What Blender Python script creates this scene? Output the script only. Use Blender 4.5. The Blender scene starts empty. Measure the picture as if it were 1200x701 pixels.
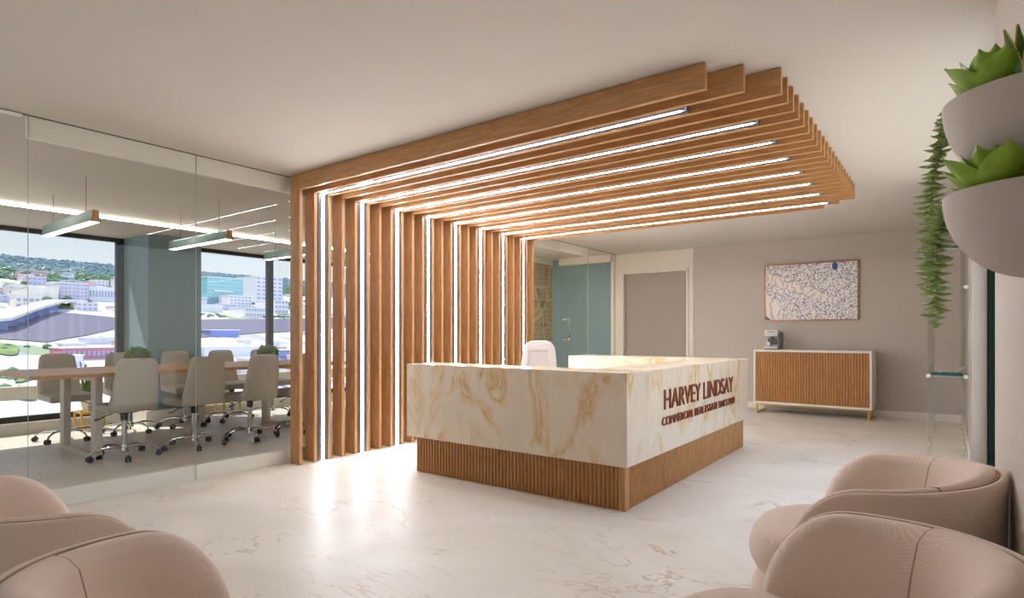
import bpy, bmesh, math, random
from mathutils import Vector, Matrix
random.seed(7)
sc = bpy.context.scene
COL = sc.collection
PI = math.pi
def R(d): return math.radians(d)
CEIL = 2.663
XG = -4.94      # glass wall plane
YB = 9.97       # back wall
XR = 0.17       # right wall
XW = -9.10      # window wall

# ------------------------------------------------------------------ materials
def lin(c):
    return tuple(((v/255)/12.92 if v/255 <= .04045 else ((v/255+.055)/1.055)**2.4) for v in c) + (1.0,)
def newmat(name):
    m = bpy.data.materials.new(name); m.use_nodes = True
    nt = m.node_tree; b = nt.nodes['Principled BSDF']
    return m, nt, b
def simple(name, rgb, rough=.5, metal=0., spec=.5, bump=0., bscale=50., emit=None, es=0., var=0., coat=0.):
    m, nt, b = newmat(name)
    b.inputs['Base Color'].default_value = lin(rgb)
    b.inputs['Roughness'].default_value = rough
    b.inputs['Metallic'].default_value = metal
    b.inputs['Specular IOR Level'].default_value = spec
    if coat: b.inputs['Coat Weight'].default_value = coat
    if emit:
        b.inputs['Emission Color'].default_value = lin(emit); b.inputs['Emission Strength'].default_value = es
    if bump or var:
        tc = nt.nodes.new('ShaderNodeTexCoord'); n = nt.nodes.new('ShaderNodeTexNoise')
        n.inputs['Scale'].default_value = bscale; n.inputs['Detail'].default_value = 4
        nt.links.new(tc.outputs['Object'], n.inputs['Vector'])
        if bump:
            bp = nt.nodes.new('ShaderNodeBump'); bp.inputs['Strength'].default_value = bump; bp.inputs['Distance'].default_value = .01
            nt.links.new(n.outputs['Fac'], bp.inputs['Height']); nt.links.new(bp.outputs['Normal'], b.inputs['Normal'])
        if var:
            r = nt.nodes.new('ShaderNodeValToRGB')
            c = lin(rgb); r.color_ramp.elements[0].position = .3; r.color_ramp.elements[1].position = .7
            r.color_ramp.elements[0].color = tuple(x*(1-var) for x in c[:3])+(1,)
            r.color_ramp.elements[1].color = tuple(min(1, x*(1+var)) for x in c[:3])+(1,)
            nt.links.new(n.outputs['Fac'], r.inputs['Fac']); nt.links.new(r.outputs['Color'], b.inputs['Base Color'])
    return m
def emis(name, rgb, s):
    m, nt, b = newmat(name)
    b.inputs['Base Color'].default_value = (.8, .8, .8, 1)
    b.inputs['Emission Color'].default_value = lin(rgb); b.inputs['Emission Strength'].default_value = s
    return m
def wood(name, axis, dark, light, rough=.45, scale=1.0):
    """oak: streaks along one axis with broad cathedral waves"""
    m, nt, b = newmat(name); N = nt.nodes; L = nt.links
    tc = N.new('ShaderNodeTexCoord'); mp = N.new('ShaderNodeMapping'); L.new(tc.outputs['Object'], mp.inputs['Vector'])
    s = [9*scale]*3; s[axis] = 1.1*scale; mp.inputs['Scale'].default_value = s
    n1 = N.new('ShaderNodeTexNoise'); n1.inputs['Scale'].default_value = 1.0; n1.inputs['Detail'].default_value = 3; n1.inputs['Distortion'].default_value = .6
    L.new(mp.outputs['Vector'], n1.inputs['Vector'])
    w = N.new('ShaderNodeMath'); w.operation = 'MULTIPLY'; w.inputs[1].default_value = 9.0; L.new(n1.outputs['Fac'], w.inputs[0])
    fr = N.new('ShaderNodeMath'); fr.operation = 'PINGPONG'; fr.inputs[1].default_value = .5; L.new(w.outputs[0], fr.inputs[0])
    mp2 = N.new('ShaderNodeMapping'); s2 = [160*scale]*3; s2[axis] = 5*scale; mp2.inputs['Scale'].default_value = s2; L.new(tc.outputs['Object'], mp2.inputs['Vector'])
    n2 = N.new('ShaderNodeTexNoise'); n2.inputs['Scale'].default_value = 1.0; n2.inputs['Detail'].default_value = 2; L.new(mp2.outputs['Vector'], n2.inputs['Vector'])
    a = N.new('ShaderNodeMath'); a.operation = 'MULTIPLY_ADD'; L.new(fr.outputs[0], a.inputs[0]); a.inputs[1].default_value = .7; 
    h = N.new('ShaderNodeMath'); h.operation = 'MULTIPLY'; h.inputs[1].default_value = .75; L.new(n2.outputs['Fac'], h.inputs[0]); L.new(h.outputs[0], a.inputs[2])
    cr = N.new('ShaderNodeValToRGB'); L.new(a.outputs[0], cr.inputs['Fac'])
    cr.color_ramp.elements[0].position = .2; cr.color_ramp.elements[0].color = lin(dark)
    cr.color_ramp.elements[1].position = .85; cr.color_ramp.elements[1].color = lin(light)
    L.new(cr.outputs['Color'], b.inputs['Base Color']); b.inputs['Roughness'].default_value = rough
    bp = N.new('ShaderNodeBump'); bp.inputs['Strength'].default_value = .12; bp.inputs['Distance'].default_value = .003
    L.new(n2.outputs['Fac'], bp.inputs['Height']); L.new(bp.outputs['Normal'], b.inputs['Normal'])
    return m
def glass(name, tint, ior=1.45, fmul=1.0, rough=0.0):
    m = bpy.data.materials.new(name); m.use_nodes = True; nt = m.node_tree; N = nt.nodes; L = nt.links
    for n in list(N): N.remove(n)
    o = N.new('ShaderNodeOutputMaterial'); mx = N.new('ShaderNodeMixShader'); t = N.new('ShaderNodeBsdfTransparent'); g = N.new('ShaderNodeBsdfGlossy')
    # Schlick reflectance from the facing angle (same on both faces of the sheet)
    lw = N.new('ShaderNodeLayerWeight'); lw.inputs['Blend'].default_value = .5; f5 = N.new('ShaderNodeMath'); f5.operation = 'POWER'; f5.inputs[1].default_value = 5; L.new(lw.outputs['Facing'], f5.inputs[0])
    f0 = ((ior-1)/(ior+1))**2; f = N.new('ShaderNodeMath'); f.operation = 'MULTIPLY_ADD'; f.inputs[1].default_value = 1-f0; f.inputs[2].default_value = f0; L.new(f5.outputs[0], f.inputs[0])
    mu = N.new('ShaderNodeMath'); mu.operation = 'MULTIPLY'; mu.inputs[1].default_value = fmul; mu.use_clamp = True
    t.inputs['Color'].default_value = tint; g.inputs['Roughness'].default_value = rough; g.inputs['Color'].default_value = (1, 1, 1, 1)
    L.new(f.outputs[0], mu.inputs[0]); L.new(mu.outputs[0], mx.inputs[0]); L.new(t.outputs[0], mx.inputs[1]); L.new(g.outputs[0], mx.inputs[2]); L.new(mx.outputs[0], o.inputs['Surface'])
    return m
def floor_mat():
    m, nt, b = newmat('cream_marble_floor'); N = nt.nodes; L = nt.links
    tc = N.new('ShaderNodeTexCoord')
    nz = N.new('ShaderNodeTexNoise'); nz.inputs['Scale'].default_value = .9; nz.inputs['Detail'].default_value = 6; nz.inputs['Distortion'].default_value = 1.2
    L.new(tc.outputs['Object'], nz.inputs['Vector'])
    cr = N.new('ShaderNodeValToRGB'); L.new(nz.outputs['Fac'], cr.inputs['Fac'])
    cr.color_ramp.elements[0].position = .3; cr.color_ramp.elements[0].color = lin((218, 209, 196))
    cr.color_ramp.elements[1].position = .7; cr.color_ramp.elements[1].color = lin((234, 227, 216))
    n2 = N.new('ShaderNodeTexNoise'); n2.inputs['Scale'].default_value = .75; n2.inputs['Detail'].default_value = 7; n2.inputs['Roughness'].default_value = .62; n2.inputs['Distortion'].default_value = 2.2
    mp = N.new('ShaderNodeMapping'); mp.inputs['Rotation'].default_value = (0, 0, .6); mp.inputs['Scale'].default_value = (.8, 1.7, 1); L.new(tc.outputs['Object'], mp.inputs['Vector']); L.new(mp.outputs['Vector'], n2.inputs['Vector'])
    sb = N.new('ShaderNodeMath'); sb.operation = 'SUBTRACT'; sb.inputs[1].default_value = .5; L.new(n2.outputs['Fac'], sb.inputs[0])
    ab = N.new('ShaderNodeMath'); ab.operation = 'ABSOLUTE'; L.new(sb.outputs[0], ab.inputs[0])
    vr = N.new('ShaderNodeValToRGB'); L.new(ab.outputs[0], vr.inputs['Fac'])
    vr.color_ramp.elements[0].position = .0; vr.color_ramp.elements[0].color = (1, 1, 1, 1)
    vr.color_ramp.elements[1].position = .0095; vr.color_ramp.elements[1].color = (0, 0, 0, 1)
    n3 = N.new('ShaderNodeTexNoise'); n3.inputs['Scale'].default_value = 1.3; L.new(tc.outputs['Object'], n3.inputs['Vector'])
    mr = N.new('ShaderNodeMapRange'); mr.inputs[1].default_value = .42; mr.inputs[2].default_value = .60; L.new(n3.outputs['Fac'], mr.inputs[0])
    mu = N.new('ShaderNodeMath'); mu.operation = 'MULTIPLY'; L.new(vr.outputs['Color'], mu.inputs[0]); L.new(mr.outputs[0], mu.inputs[1])
    m2 = N.new('ShaderNodeMath'); m2.operation = 'MULTIPLY'; m2.inputs[1].default_value = .9; L.new(mu.outputs[0], m2.inputs[0])
    mx = N.new('ShaderNodeMix'); mx.data_type = 'RGBA'; L.new(m2.outputs[0], mx.inputs[0]); L.new(cr.outputs['Color'], mx.inputs[6]); mx.inputs[7].default_value = lin((178, 148, 116))
    L.new(mx.outputs[2], b.inputs['Base Color']); b.inputs['Roughness'].default_value = .40; b.inputs['Specular IOR Level'].default_value = .35
    return m
def onyx_mat():
    m, nt, b = newmat('honey_onyx'); N = nt.nodes; L = nt.links
    tc = N.new('ShaderNodeTexCoord')
    mp = N.new('ShaderNodeMapping'); mp.inputs['Rotation'].default_value = (.3, .55, .35); mp.inputs['Scale'].default_value = (1.9, 1.9, .95); L.new(tc.outputs['Object'], mp.inputs['Vector'])
    n1 = N.new('ShaderNodeTexNoise'); n1.inputs['Scale'].default_value = 1.7; n1.inputs['Detail'].default_value = 9; n1.inputs['Roughness'].default_value = .55; n1.inputs['Distortion'].default_value = 1.6
    L.new(mp.outputs['Vector'], n1.inputs['Vector'])
    cr = N.new('ShaderNodeValToRGB'); L.new(n1.outputs['Fac'], cr.inputs['Fac'])
    e = cr.color_ramp.elements
    e[0].position = .25; e[0].color = lin((228, 211, 193))
    e[1].position = .47; e[1].color = lin((234, 219, 198))
    for p, c in ((.53, (228, 208, 178)), (.575, (228, 198, 154)), (.60, (217, 172, 116)), (.625, (226, 203, 166)), (.7, (237, 223, 202)), (.85, (229, 215, 199))):
        x = e.new(p); x.color = lin(c)
    n2 = N.new('ShaderNodeTexNoise'); n2.inputs['Scale'].default_value = 2.0; n2.inputs['Detail'].default_value = 8; n2.inputs['Distortion'].default_value = 3.0
    L.new(mp.outputs['Vector'], n2.inputs['Vector'])
    s = N.new('ShaderNodeMath'); s.operation = 'SUBTRACT'; s.inputs[1].default_value = .5; L.new(n2.outputs['Fac'], s.inputs[0])
    a = N.new('ShaderNodeMath'); a.operation = 'ABSOLUTE'; L.new(s.outputs[0], a.inputs[0])
    vr = N.new('ShaderNodeMapRange'); vr.inputs[1].default_value = 0; vr.inputs[2].default_value = .02; vr.inputs[3].default_value = .55; vr.inputs[4].default_value = 0; L.new(a.outputs[0], vr.inputs[0])
    mx = N.new('ShaderNodeMix'); mx.data_type = 'RGBA'; L.new(vr.outputs[0], mx.inputs[0]); L.new(cr.outputs['Color'], mx.inputs[6]); mx.inputs[7].default_value = lin((240, 226, 206))
    # rare dark mineral spots
    n3 = N.new('ShaderNodeTexNoise'); n3.inputs['Scale'].default_value = 3.2; n3.inputs['Detail'].default_value = 9; n3.inputs['Roughness'].default_value = .75; L.new(mp.outputs['Vector'], n3.inputs['Vector'])
    v3 = N.new('ShaderNodeMapRange'); v3.inputs[1].default_value = .64; v3.inputs[2].default_value = .74; v3.inputs[4].default_value = .6; L.new(n3.outputs['Fac'], v3.inputs[0])
    m3 = N.new('ShaderNodeMix'); m3.data_type = 'RGBA'; L.new(v3.outputs[0], m3.inputs[0]); L.new(mx.outputs[2], m3.inputs[6]); m3.inputs[7].default_value = lin((150, 132, 108))
    L.new(m3.outputs[2], b.inputs['Base Color']); b.inputs['Roughness'].default_value = .22
    return m
def twill(name, c1, c2, freq=330):
    m, nt, b = newmat(name); N = nt.nodes; L = nt.links
    tc = N.new('ShaderNodeTexCoord'); w = N.new('ShaderNodeTexWave'); w.wave_type = 'BANDS'; w.bands_direction = 'DIAGONAL'
    w.inputs['Scale'].default_value = freq/6.28/3; w.inputs['Distortion'].default_value = .6; w.inputs['Detail'].default_value = 1; w.inputs['Detail Scale'].default_value = 4
    L.new(tc.outputs['Object'], w.inputs['Vector'])
    n = N.new('ShaderNodeTexNoise'); n.inputs['Scale'].default_value = 260; L.new(tc.outputs['Object'], n.inputs['Vector'])
    mx = N.new('ShaderNodeMix'); mx.data_type = 'RGBA'; L.new(w.outputs['Color'], mx.inputs[0]); mx.inputs[6].default_value = lin(c1); mx.inputs[7].default_value = lin(c2)
    L.new(mx.outputs[2], b.inputs['Base Color']); b.inputs['Roughness'].default_value = .9; b.inputs['Specular IOR Level'].default_value = .2
    b.inputs['Sheen Weight'].default_value = .25; b.inputs['Sheen Roughness'].default_value = .5
    ad = N.new('ShaderNodeMath'); ad.operation = 'ADD'; L.new(w.outputs['Fac'], ad.inputs[0]); L.new(n.outputs['Fac'], ad.inputs[1])
    bp = N.new('ShaderNodeBump'); bp.inputs['Strength'].default_value = .12; bp.inputs['Distance'].default_value = .002; L.new(ad.outputs[0], bp.inputs['Height']); L.new(bp.outputs['Normal'], b.inputs['Normal'])
    return m
def linen_wall(name, rgb):
    m, nt, b = newmat(name); N = nt.nodes; L = nt.links
    tc = N.new('ShaderNodeTexCoord')
    outs = []
    for s in ((14, 14, 260), (260, 260, 14)):
        mp = N.new('ShaderNodeMapping'); mp.inputs['Scale'].default_value = s; L.new(tc.outputs['Object'], mp.inputs['Vector'])
        n = N.new('ShaderNodeTexNoise'); n.inputs['Scale'].default_value = 1; n.inputs['Detail'].default_value = 2; L.new(mp.outputs['Vector'], n.inputs['Vector']); outs.append(n.outputs['Fac'])
    a = N.new('ShaderNodeMath'); a.operation = 'ADD'; L.new(outs[0], a.inputs[0]); L.new(outs[1], a.inputs[1])
    cr = N.new('ShaderNodeMapRange'); cr.inputs[1].default_value = .6; cr.inputs[2].default_value = 1.4; L.new(a.outputs[0], cr.inputs[0])
    mx = N.new('ShaderNodeMix'); mx.data_type = 'RGBA'; L.new(cr.outputs[0], mx.inputs[0])
    c = lin(rgb); mx.inputs[6].default_value = tuple(v*.94 for v in c[:3])+(1,); mx.inputs[7].default_value = tuple(v*1.06 for v in c[:3])+(1,)
    L.new(mx.outputs[2], b.inputs['Base Color']); b.inputs['Roughness'].default_value = .85
    return m
def map_paper():
    """sepia street plan: blocks, a few wide diagonal streets"""
    m, nt, b = newmat('sepia_map_paper'); N = nt.nodes; L = nt.links
    tc = N.new('ShaderNodeTexCoord'); sp = N.new('ShaderNodeSeparateXYZ'); L.new(tc.outputs['Object'], sp.inputs[0])
    cb = N.new('ShaderNodeCombineXYZ'); L.new(sp.outputs['Y'], cb.inputs['X']); L.new(sp.outputs['Z'], cb.inputs['Y'])
    br = N.new('ShaderNodeTexBrick'); br.inputs['Scale'].default_value = 5.5; br.inputs['Mortar Size'].default_value = .03; br.offset = .3; br.inputs['Row Height'].default_value = .5; br.inputs['Brick Width'].default_value = .28
    br.inputs['Color1'].default_value = lin((196, 178, 142)); br.inputs['Color2'].default_value = lin((186, 166, 130)); br.inputs['Mortar'].default_value = lin((150, 134, 104))
    L.new(cb.outputs[0], br.inputs['Vector'])
    v = N.new('ShaderNodeTexVoronoi'); v.feature = 'DISTANCE_TO_EDGE'; v.inputs['Scale'].default_value = 1.7; L.new(cb.outputs[0], v.inputs['Vector'])
    mr = N.new('ShaderNodeMapRange'); mr.inputs[1].default_value = .02; mr.inputs[2].default_value = .035; mr.inputs[3].default_value = .8; mr.inputs[4].default_value = 0; L.new(v.outputs['Distance'], mr.inputs[0])
    n = N.new('ShaderNodeTexNoise'); n.inputs['Scale'].default_value = 7; n.inputs['Detail'].default_value = 8; L.new(cb.outputs[0], n.inputs['Vector'])
    m2 = N.new('ShaderNodeMapRange'); m2.inputs[1].default_value = .56; m2.inputs[2].default_value = .66; m2.inputs[4].default_value = .75; L.new(n.outputs['Fac'], m2.inputs[0])
    x1 = N.new('ShaderNodeMix'); x1.data_type = 'RGBA'; L.new(m2.outputs[0], x1.inputs[0]); L.new(br.outputs['Color'], x1.inputs[6]); x1.inputs[7].default_value = lin((104, 90, 66))
    x2 = N.new('ShaderNodeMix'); x2.data_type = 'RGBA'; L.new(mr.outputs[0], x2.inputs[0]); L.new(x1.outputs[2], x2.inputs[6]); x2.inputs[7].default_value = lin((206, 190, 156))
    L.new(x2.outputs[2], b.inputs['Base Color']); b.inputs['Roughness'].default_value = .8
    return m
def aerial_print():
    """aerial photograph printed bright: street grid of tiny blocks, white rail corridor, blue corner of water"""
    m, nt, b = newmat('aerial_print'); N = nt.nodes; L = nt.links
    tc = N.new('ShaderNodeTexCoord'); sp = N.new('ShaderNodeSeparateXYZ'); L.new(tc.outputs['Object'], sp.inputs[0])
    cb = N.new('ShaderNodeCombineXYZ'); L.new(sp.outputs['X'], cb.inputs['X']); L.new(sp.outputs['Z'], cb.inputs['Y'])
    def math(op, a, b_=None, c=None):
        n = N.new('ShaderNodeMath'); n.operation = op
        for i, v in enumerate((a, b_, c)):
            if v is None: continue
            if isinstance(v, (int, float)): n.inputs[i].default_value = v
            else: L.new(v, n.inputs[i])
        return n.outputs[0]
    v = N.new('ShaderNodeTexVoronoi'); v.inputs['Scale'].default_value = 66; L.new(cb.outputs[0], v.inputs['Vector'])
    cr = N.new('ShaderNodeValToRGB'); sx = N.new('ShaderNodeSeparateXYZ'); L.new(v.outputs['Color'], sx.inputs[0]); L.new(sx.outputs[0], cr.inputs['Fac'])
    cr.color_ramp.interpolation = 'CONSTANT'; e = cr.color_ramp.elements
    e[0].position = 0; e[0].color = lin((235, 228, 226)); e[1].position = .3; e[1].color = lin((150, 142, 166))
    for p, c in ((.42, (250, 246, 240)), (.6, (196, 178, 186)), (.7, (164, 172, 158)), (.78, (240, 232, 220)), (.92, (128, 120, 150))):
        x = e.new(p); x.color = lin(c)
    x, z = sp.outputs['X'], sp.outputs['Z']
    n = N.new('ShaderNodeTexNoise'); n.inputs['Scale'].default_value = 2.2; n.inputs['Detail'].default_value = 5; L.new(cb.outputs[0], n.inputs['Vector'])
    nf = math('MULTIPLY', math('SUBTRACT', n.outputs['Fac'], .5), 1.2)
    # rail corridor: from top left to the lower right
    d = math('ABSOLUTE', math('ADD', math('MULTIPLY_ADD', x, .42, z), math('MULTIPLY', nf, .25)))
    cor = math('LESS_THAN', d, math('MULTIPLY_ADD', x, -.05, .045))
    # pale lower-left land
    dl = math('ADD', math('MULTIPLY_ADD', x, 1.1, z), nf)
    land = math('LESS_THAN', dl, -.72)
    pale = math('MAXIMUM', cor, land)
    w = N.new('ShaderNodeTexWave'); w.inputs['Scale'].default_value = 3.5; w.inputs['Distortion'].default_value = 16; w.inputs['Detail'].default_value = 4; L.new(cb.outputs[0], w.inputs['Vector'])
    pc = N.new('ShaderNodeValToRGB'); L.new(w.outputs['Fac'], pc.inputs['Fac'])
    pc.color_ramp.elements[0].position = .05; pc.color_ramp.elements[0].color = lin((206, 192, 200)); pc.color_ramp.elements[1].position = .4; pc.color_ramp.elements[1].color = lin((246, 236, 222))
    m1 = N.new('ShaderNodeMix'); m1.data_type = 'RGBA'; L.new(pale, m1.inputs[0]); L.new(cr.outputs['Color'], m1.inputs[6]); L.new(pc.outputs['Color'], m1.inputs[7])
    wat = math('MULTIPLY', math('LESS_THAN', math('ADD', x, z), math('MULTIPLY_ADD', nf, .12, -.98)), 1.0)
    dx = math('SUBTRACT', x, .345); dz = math('SUBTRACT', z, .37)
    lake = math('LESS_THAN', math('ADD', math('MULTIPLY', dx, dx), math('MULTIPLY', math('MULTIPLY', dz, dz), .5)), .0016)
    m2 = N.new('ShaderNodeMix'); m2.data_type = 'RGBA'; L.new(math('MAXIMUM', wat, lake), m2.inputs[0]); L.new(m1.outputs[2], m2.inputs[6]); m2.inputs[7].default_value = lin((62, 92, 168))
    L.new(m2.outputs[2], b.inputs['Base Color']); b.inputs['Roughness'].default_value = .35
    return m

M = {}
M['ceiling'] = simple('ceiling_paint', (214, 207, 197), .9)
M['white'] = simple('white_paint', (228, 220, 208), .6)
M['wall'] = linen_wall('greige_linen_wallpaper', (196, 186, 174))
M['teal'] = simple('teal_paint', (130, 156, 160), .6)
M['taupe'] = linen_wall('taupe_panel', (170, 160, 151))
M['floor'] = floor_mat()
M['carpet'] = simple('pale_floor', (196, 186, 170), .45)
M['onyx'] = onyx_mat()
D, Lt = (172, 123, 74), (208, 158, 106)
M['oak_z'] = wood('oak_vertical', 2, D, Lt)
M['oak_x'] = wood('oak_along_x', 0, D, Lt)
M['oak_y'] = wood('oak_along_y', 1, (176, 128, 84), (214, 168, 120))
M['oak_flute'] = wood('oak_flutes', 2, (168, 114, 62), (202, 150, 94), scale=1.4)
M['led'] = emis('led_diffuser', (246, 248, 255), 42.0)
M['cove'] = emis('cove_diffuser', (255, 250, 244), 32.0)
M['pend'] = emis('pendant_diffuser', (255, 250, 242), 4.0)
M['office_fill'] = emis('office_fill_diffuser', (255, 250, 244), 20.0)  # glow of the added office fill
M['rail'] = simple('bright_white_rail', (246, 240, 232), .5)
M['alu'] = simple('aluminium_channel', (96, 98, 104), .5, .4)
M['copper'] = simple('copper_letters', (150, 84, 58), .35, .75)
M['copper_frame'] = simple('copper_frame', (182, 132, 92), .35, .6)
M['brass'] = simple('brass', (206, 178, 110), .28, .9)
M['chrome'] = simple('chrome', (205, 205, 205), .12, 1.0)
M['black'] = simple('black_plastic', (28, 27, 27), .45)
M['darkframe'] = simple('bronze_window_frame', (62, 58, 52), .5, .3)
M['lacquer'] = simple('white_lacquer', (232, 226, 214), .35)
M['leather'] = simple('off_white_leather', (186, 178, 164), .5, bump=.08, bscale=260)
M['leather2'] = simple('bright_white_leather', (196, 190, 185), .45)
M['legwhite'] = simple('white_table_leg', (214, 204, 192), .5)
M['teal_metal'] = simple('teal_metal', (116, 152, 148), .45)
M['fabric'] = twill('blush_twill', (222, 199, 183), (233, 211, 196), 2000)
M['seam'] = simple('seam_piping', (176, 142, 126), .9)
M['bowl'] = simple('stone_white_bowl', (196, 184, 172), .75, bump=.03, bscale=80)
M['succ'] = simple('succulent_green', (132, 166, 40), .45, var=.25, bscale=22)
M['succ_tip'] = simple('leaf_tip', (128, 104, 60), .6)
M['darkplant'] = simple('dark_green_leaf', (26, 58, 46), .45, var=.5, bscale=120)
M['trail'] = simple('trailing_green', (170, 190, 122), .55, var=.3, bscale=60)
M['trailstem'] = simple('trailing_stem', (196, 212, 150), .6)
M['snake'] = simple('snake_leaf', (84, 122, 48), .5, var=.4, bscale=20)
M['snake_edge'] = simple('snake_leaf_edge', (196, 178, 92), .5)
M['bush'] = simple('table_plant_green', (126, 160, 76), .6, var=.5, bscale=60)
M['terracotta'] = simple('blush_pot', (208, 178, 158), .7)
M['soil'] = simple('soil', (58, 44, 34), .95)
M['yellow'] = simple('yellow_stand', (214, 172, 78), .5)
M['machine'] = simple('silver_plastic', (196, 194, 190), .35, .3)
M['machine_dark'] = simple('machine_dark', (90, 84, 80), .4)
M['green_glass_edge'] = simple('dark_green_glass_edge', (22, 38, 32), .7, spec=.1)
M['glassedge_pale'] = simple('pale_glass_edge', (150, 172, 160), .3)
M['glass'] = glass('clear_partition_glass', (.965, .975, .968, 1), 1.45, .42)
M['window_glass'] = glass('window_glass', (.97, .98, .98, 1), 1.35, .6)
M['acrylic'] = glass('clear_acrylic', (.93, .94, .93, 1), 1.5, 1.4, .05)
M['reveal'] = simple('dark_joint', (92, 84, 74), .8)
M['book'] = simple('teal_book_cover', (44, 84, 82), .5)
M['paper'] = simple('paper_block', (222, 216, 204), .8)
M['mappaper'] = map_paper()
M['aerial'] = aerial_print()

# ------------------------------------------------------------------ mesh helpers
def bm_box(bm, x0, x1, y0, y1, z0, z1, bev=0., seg=2):
    b2 = bmesh.new()
    vs = [b2.verts.new((x, y, z)) for x in (x0, x1) for y in (y0, y1) for z in (z0, z1)]
    for f in ((0,1,3,2), (4,6,7,5), (0,4,5,1), (2,3,7,6), (0,2,6,4), (1,5,7,3)): b2.faces.new([vs[i] for i in f])
    bmesh.ops.recalc_face_normals(b2, faces=b2.faces[:])
    if bev: bmesh.ops.bevel(b2, geom=b2.edges[:], offset=bev, segments=seg, affect='EDGES', profile=.7)
    merge(bm, b2)
def merge(bm, b2, mat=None):
    me = bpy.data.meshes.new('tmp'); 
    if mat is not None: b2.transform(mat)
    b2.to_mesh(me); b2.free(); bm.from_mesh(me); bpy.data.meshes.remove(me)
def bm_cyl(bm, p0, p1, r0, r1=None, n=16, caps=True):
    r1 = r0 if r1 is None else r1
    p0, p1 = Vector(p0), Vector(p1); d = p1-p0
    b2 = bmesh.new(); bmesh.ops.create_cone(b2, cap_ends=caps, segments=n, radius1=r0, radius2=r1, depth=d.length)
    q = Vector((0, 0, 1)).rotation_difference(d.normalized()).to_matrix().to_4x4()
    merge(bm, b2, Matrix.Translation((p0+p1)/2) @ q)
def bm_tube(bm, pts, radii, n=10):
    pts = [Vector(p) for p in pts]
    if isinstance(radii, (int, float)): radii = [radii]*len(pts)
    rings = []; up = Vector((0, 0, 1))
    for i, p in enumerate(pts):
        t = (pts[min(i+1, len(pts)-1)]-pts[max(i-1, 0)]).normalized()
        a = t.cross(up); a = a.normalized() if a.length > 1e-3 else Vector((1, 0, 0)); b = a.cross(t).normalized()
        rings.append([bm.verts.new(p+radii[i]*(math.cos(2*PI*k/n)*a+math.sin(2*PI*k/n)*b)) for k in range(n)])
    for i in range(len(rings)-1):
        for k in range(n): bm.faces.new((rings[i][k], rings[i][(k+1) % n], rings[i+1][(k+1) % n], rings[i+1][k]))
    bm.faces.new(rings[0][::-1]); bm.faces.new(rings[-1])
def bm_lathe(bm, prof, n=32, c=(0, 0, 0), a0=0., a1=2*PI):
    full = abs(a1-a0-2*PI) < 1e-6; m = n if full else n+1; rings = []
    for r, z in prof:
        rings.append([bm.verts.new((c[0]+r*math.cos(a0+(a1-a0)*k/n), c[1]+r*math.sin(a0+(a1-a0)*k/n), c[2]+z)) for k in range(m)])
    for i in range(len(rings)-1):
        for k in range(n):
            k2 = (k+1) % m; bm.faces.new((rings[i][k], rings[i][k2], rings[i+1][k2], rings[i+1][k]))
def bm_prism(bm, poly, axis, a, b):
    """extrude a 2-D polygon (list of (u,v)) along axis from a to b; u,v are the two other axes in x,y,z order"""
    def P(u, v, t):
        c = [u, v]; c.insert(axis, t); return c
    lo = [bm.verts.new(P(u, v, a)) for u, v in poly]; hi = [bm.verts.new(P(u, v, b)) for u, v in poly]
    n = len(poly); fs = [bm.faces.new(lo), bm.faces.new(hi)]
    for i in range(n): fs.append(bm.faces.new((lo[i], lo[(i+1) % n], hi[(i+1) % n], hi[i])))
    bmesh.ops.recalc_face_normals(bm, faces=fs)
def bm_sphere(bm, c, r, sub=2, sc_=(1, 1, 1)):
    b2 = bmesh.new(); bmesh.ops.create_icosphere(b2, subdivisions=sub, radius=r)
    merge(bm, b2, Matrix.Translation(c) @ Matrix.Diagonal((*sc_, 1)))
def obj(name, bm, mat, parent=None, smooth=True, loc=None, rot=None, ang=35, subd=0):
    me = bpy.data.meshes.new(name)
    bmesh.ops.recalc_face_normals(bm, faces=bm.faces[:])
    bm.to_mesh(me); bm.free()
    for m in (mat if isinstance(mat, (list, tuple)) else [mat]): me.materials.append(m)
    if smooth and len(me.polygons):
        me.polygons.foreach_set('use_smooth', [True]*len(me.polygons))
        if not subd: me.set_sharp_from_angle(angle=R(ang))
    o = bpy.data.objects.new(name, me); COL.objects.link(o)
    if loc is not None: o.location = loc
    if rot is not None: o.rotation_euler = rot
    if parent is not None: o.parent = parent
    if subd:
        s = o.modifiers.new('subdivision', 'SUBSURF'); s.levels = subd; s.render_levels = subd
    return o
def tag(o, label=None, cat=None, group=None, kind=None):
    if label: o['label'] = label
    if cat: o['category'] = cat
    if group: o['group'] = group
    if kind: o['kind'] = kind
    return o
def thing(name, label, cat, loc=(0, 0, 0), rz=0, group=None):
    o = bpy.data.objects.new(name, None); COL.objects.link(o); o.empty_display_size = .1
    o.location = loc; o.rotation_euler = (0, 0, rz)
    return tag(o, label, cat, group)
def struct(name, bm, mat, label=None, smooth=False, parent=None):
    o = obj(name, bm, mat, parent, smooth=smooth)
    if parent is None: tag(o, label, None, None, 'structure')
    return o
def box(x0, x1, y0, y1, z0, z1, bev=0., seg=2):
    bm = bmesh.new(); bm_box(bm, x0, x1, y0, y1, z0, z1, bev, seg); return bm
def dup(root, loc, rz, label, group=None):
    r = root.copy(); COL.objects.link(r); r.location = loc; r.rotation_euler = (0, 0, rz); r['label'] = label
    if group: r['group'] = group
    def rec(src, dst):
        for ch in list(src.children):
            c = ch.copy(); COL.objects.link(c); c.parent = dst; rec(ch, c)
    rec(root, r); return r

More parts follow.
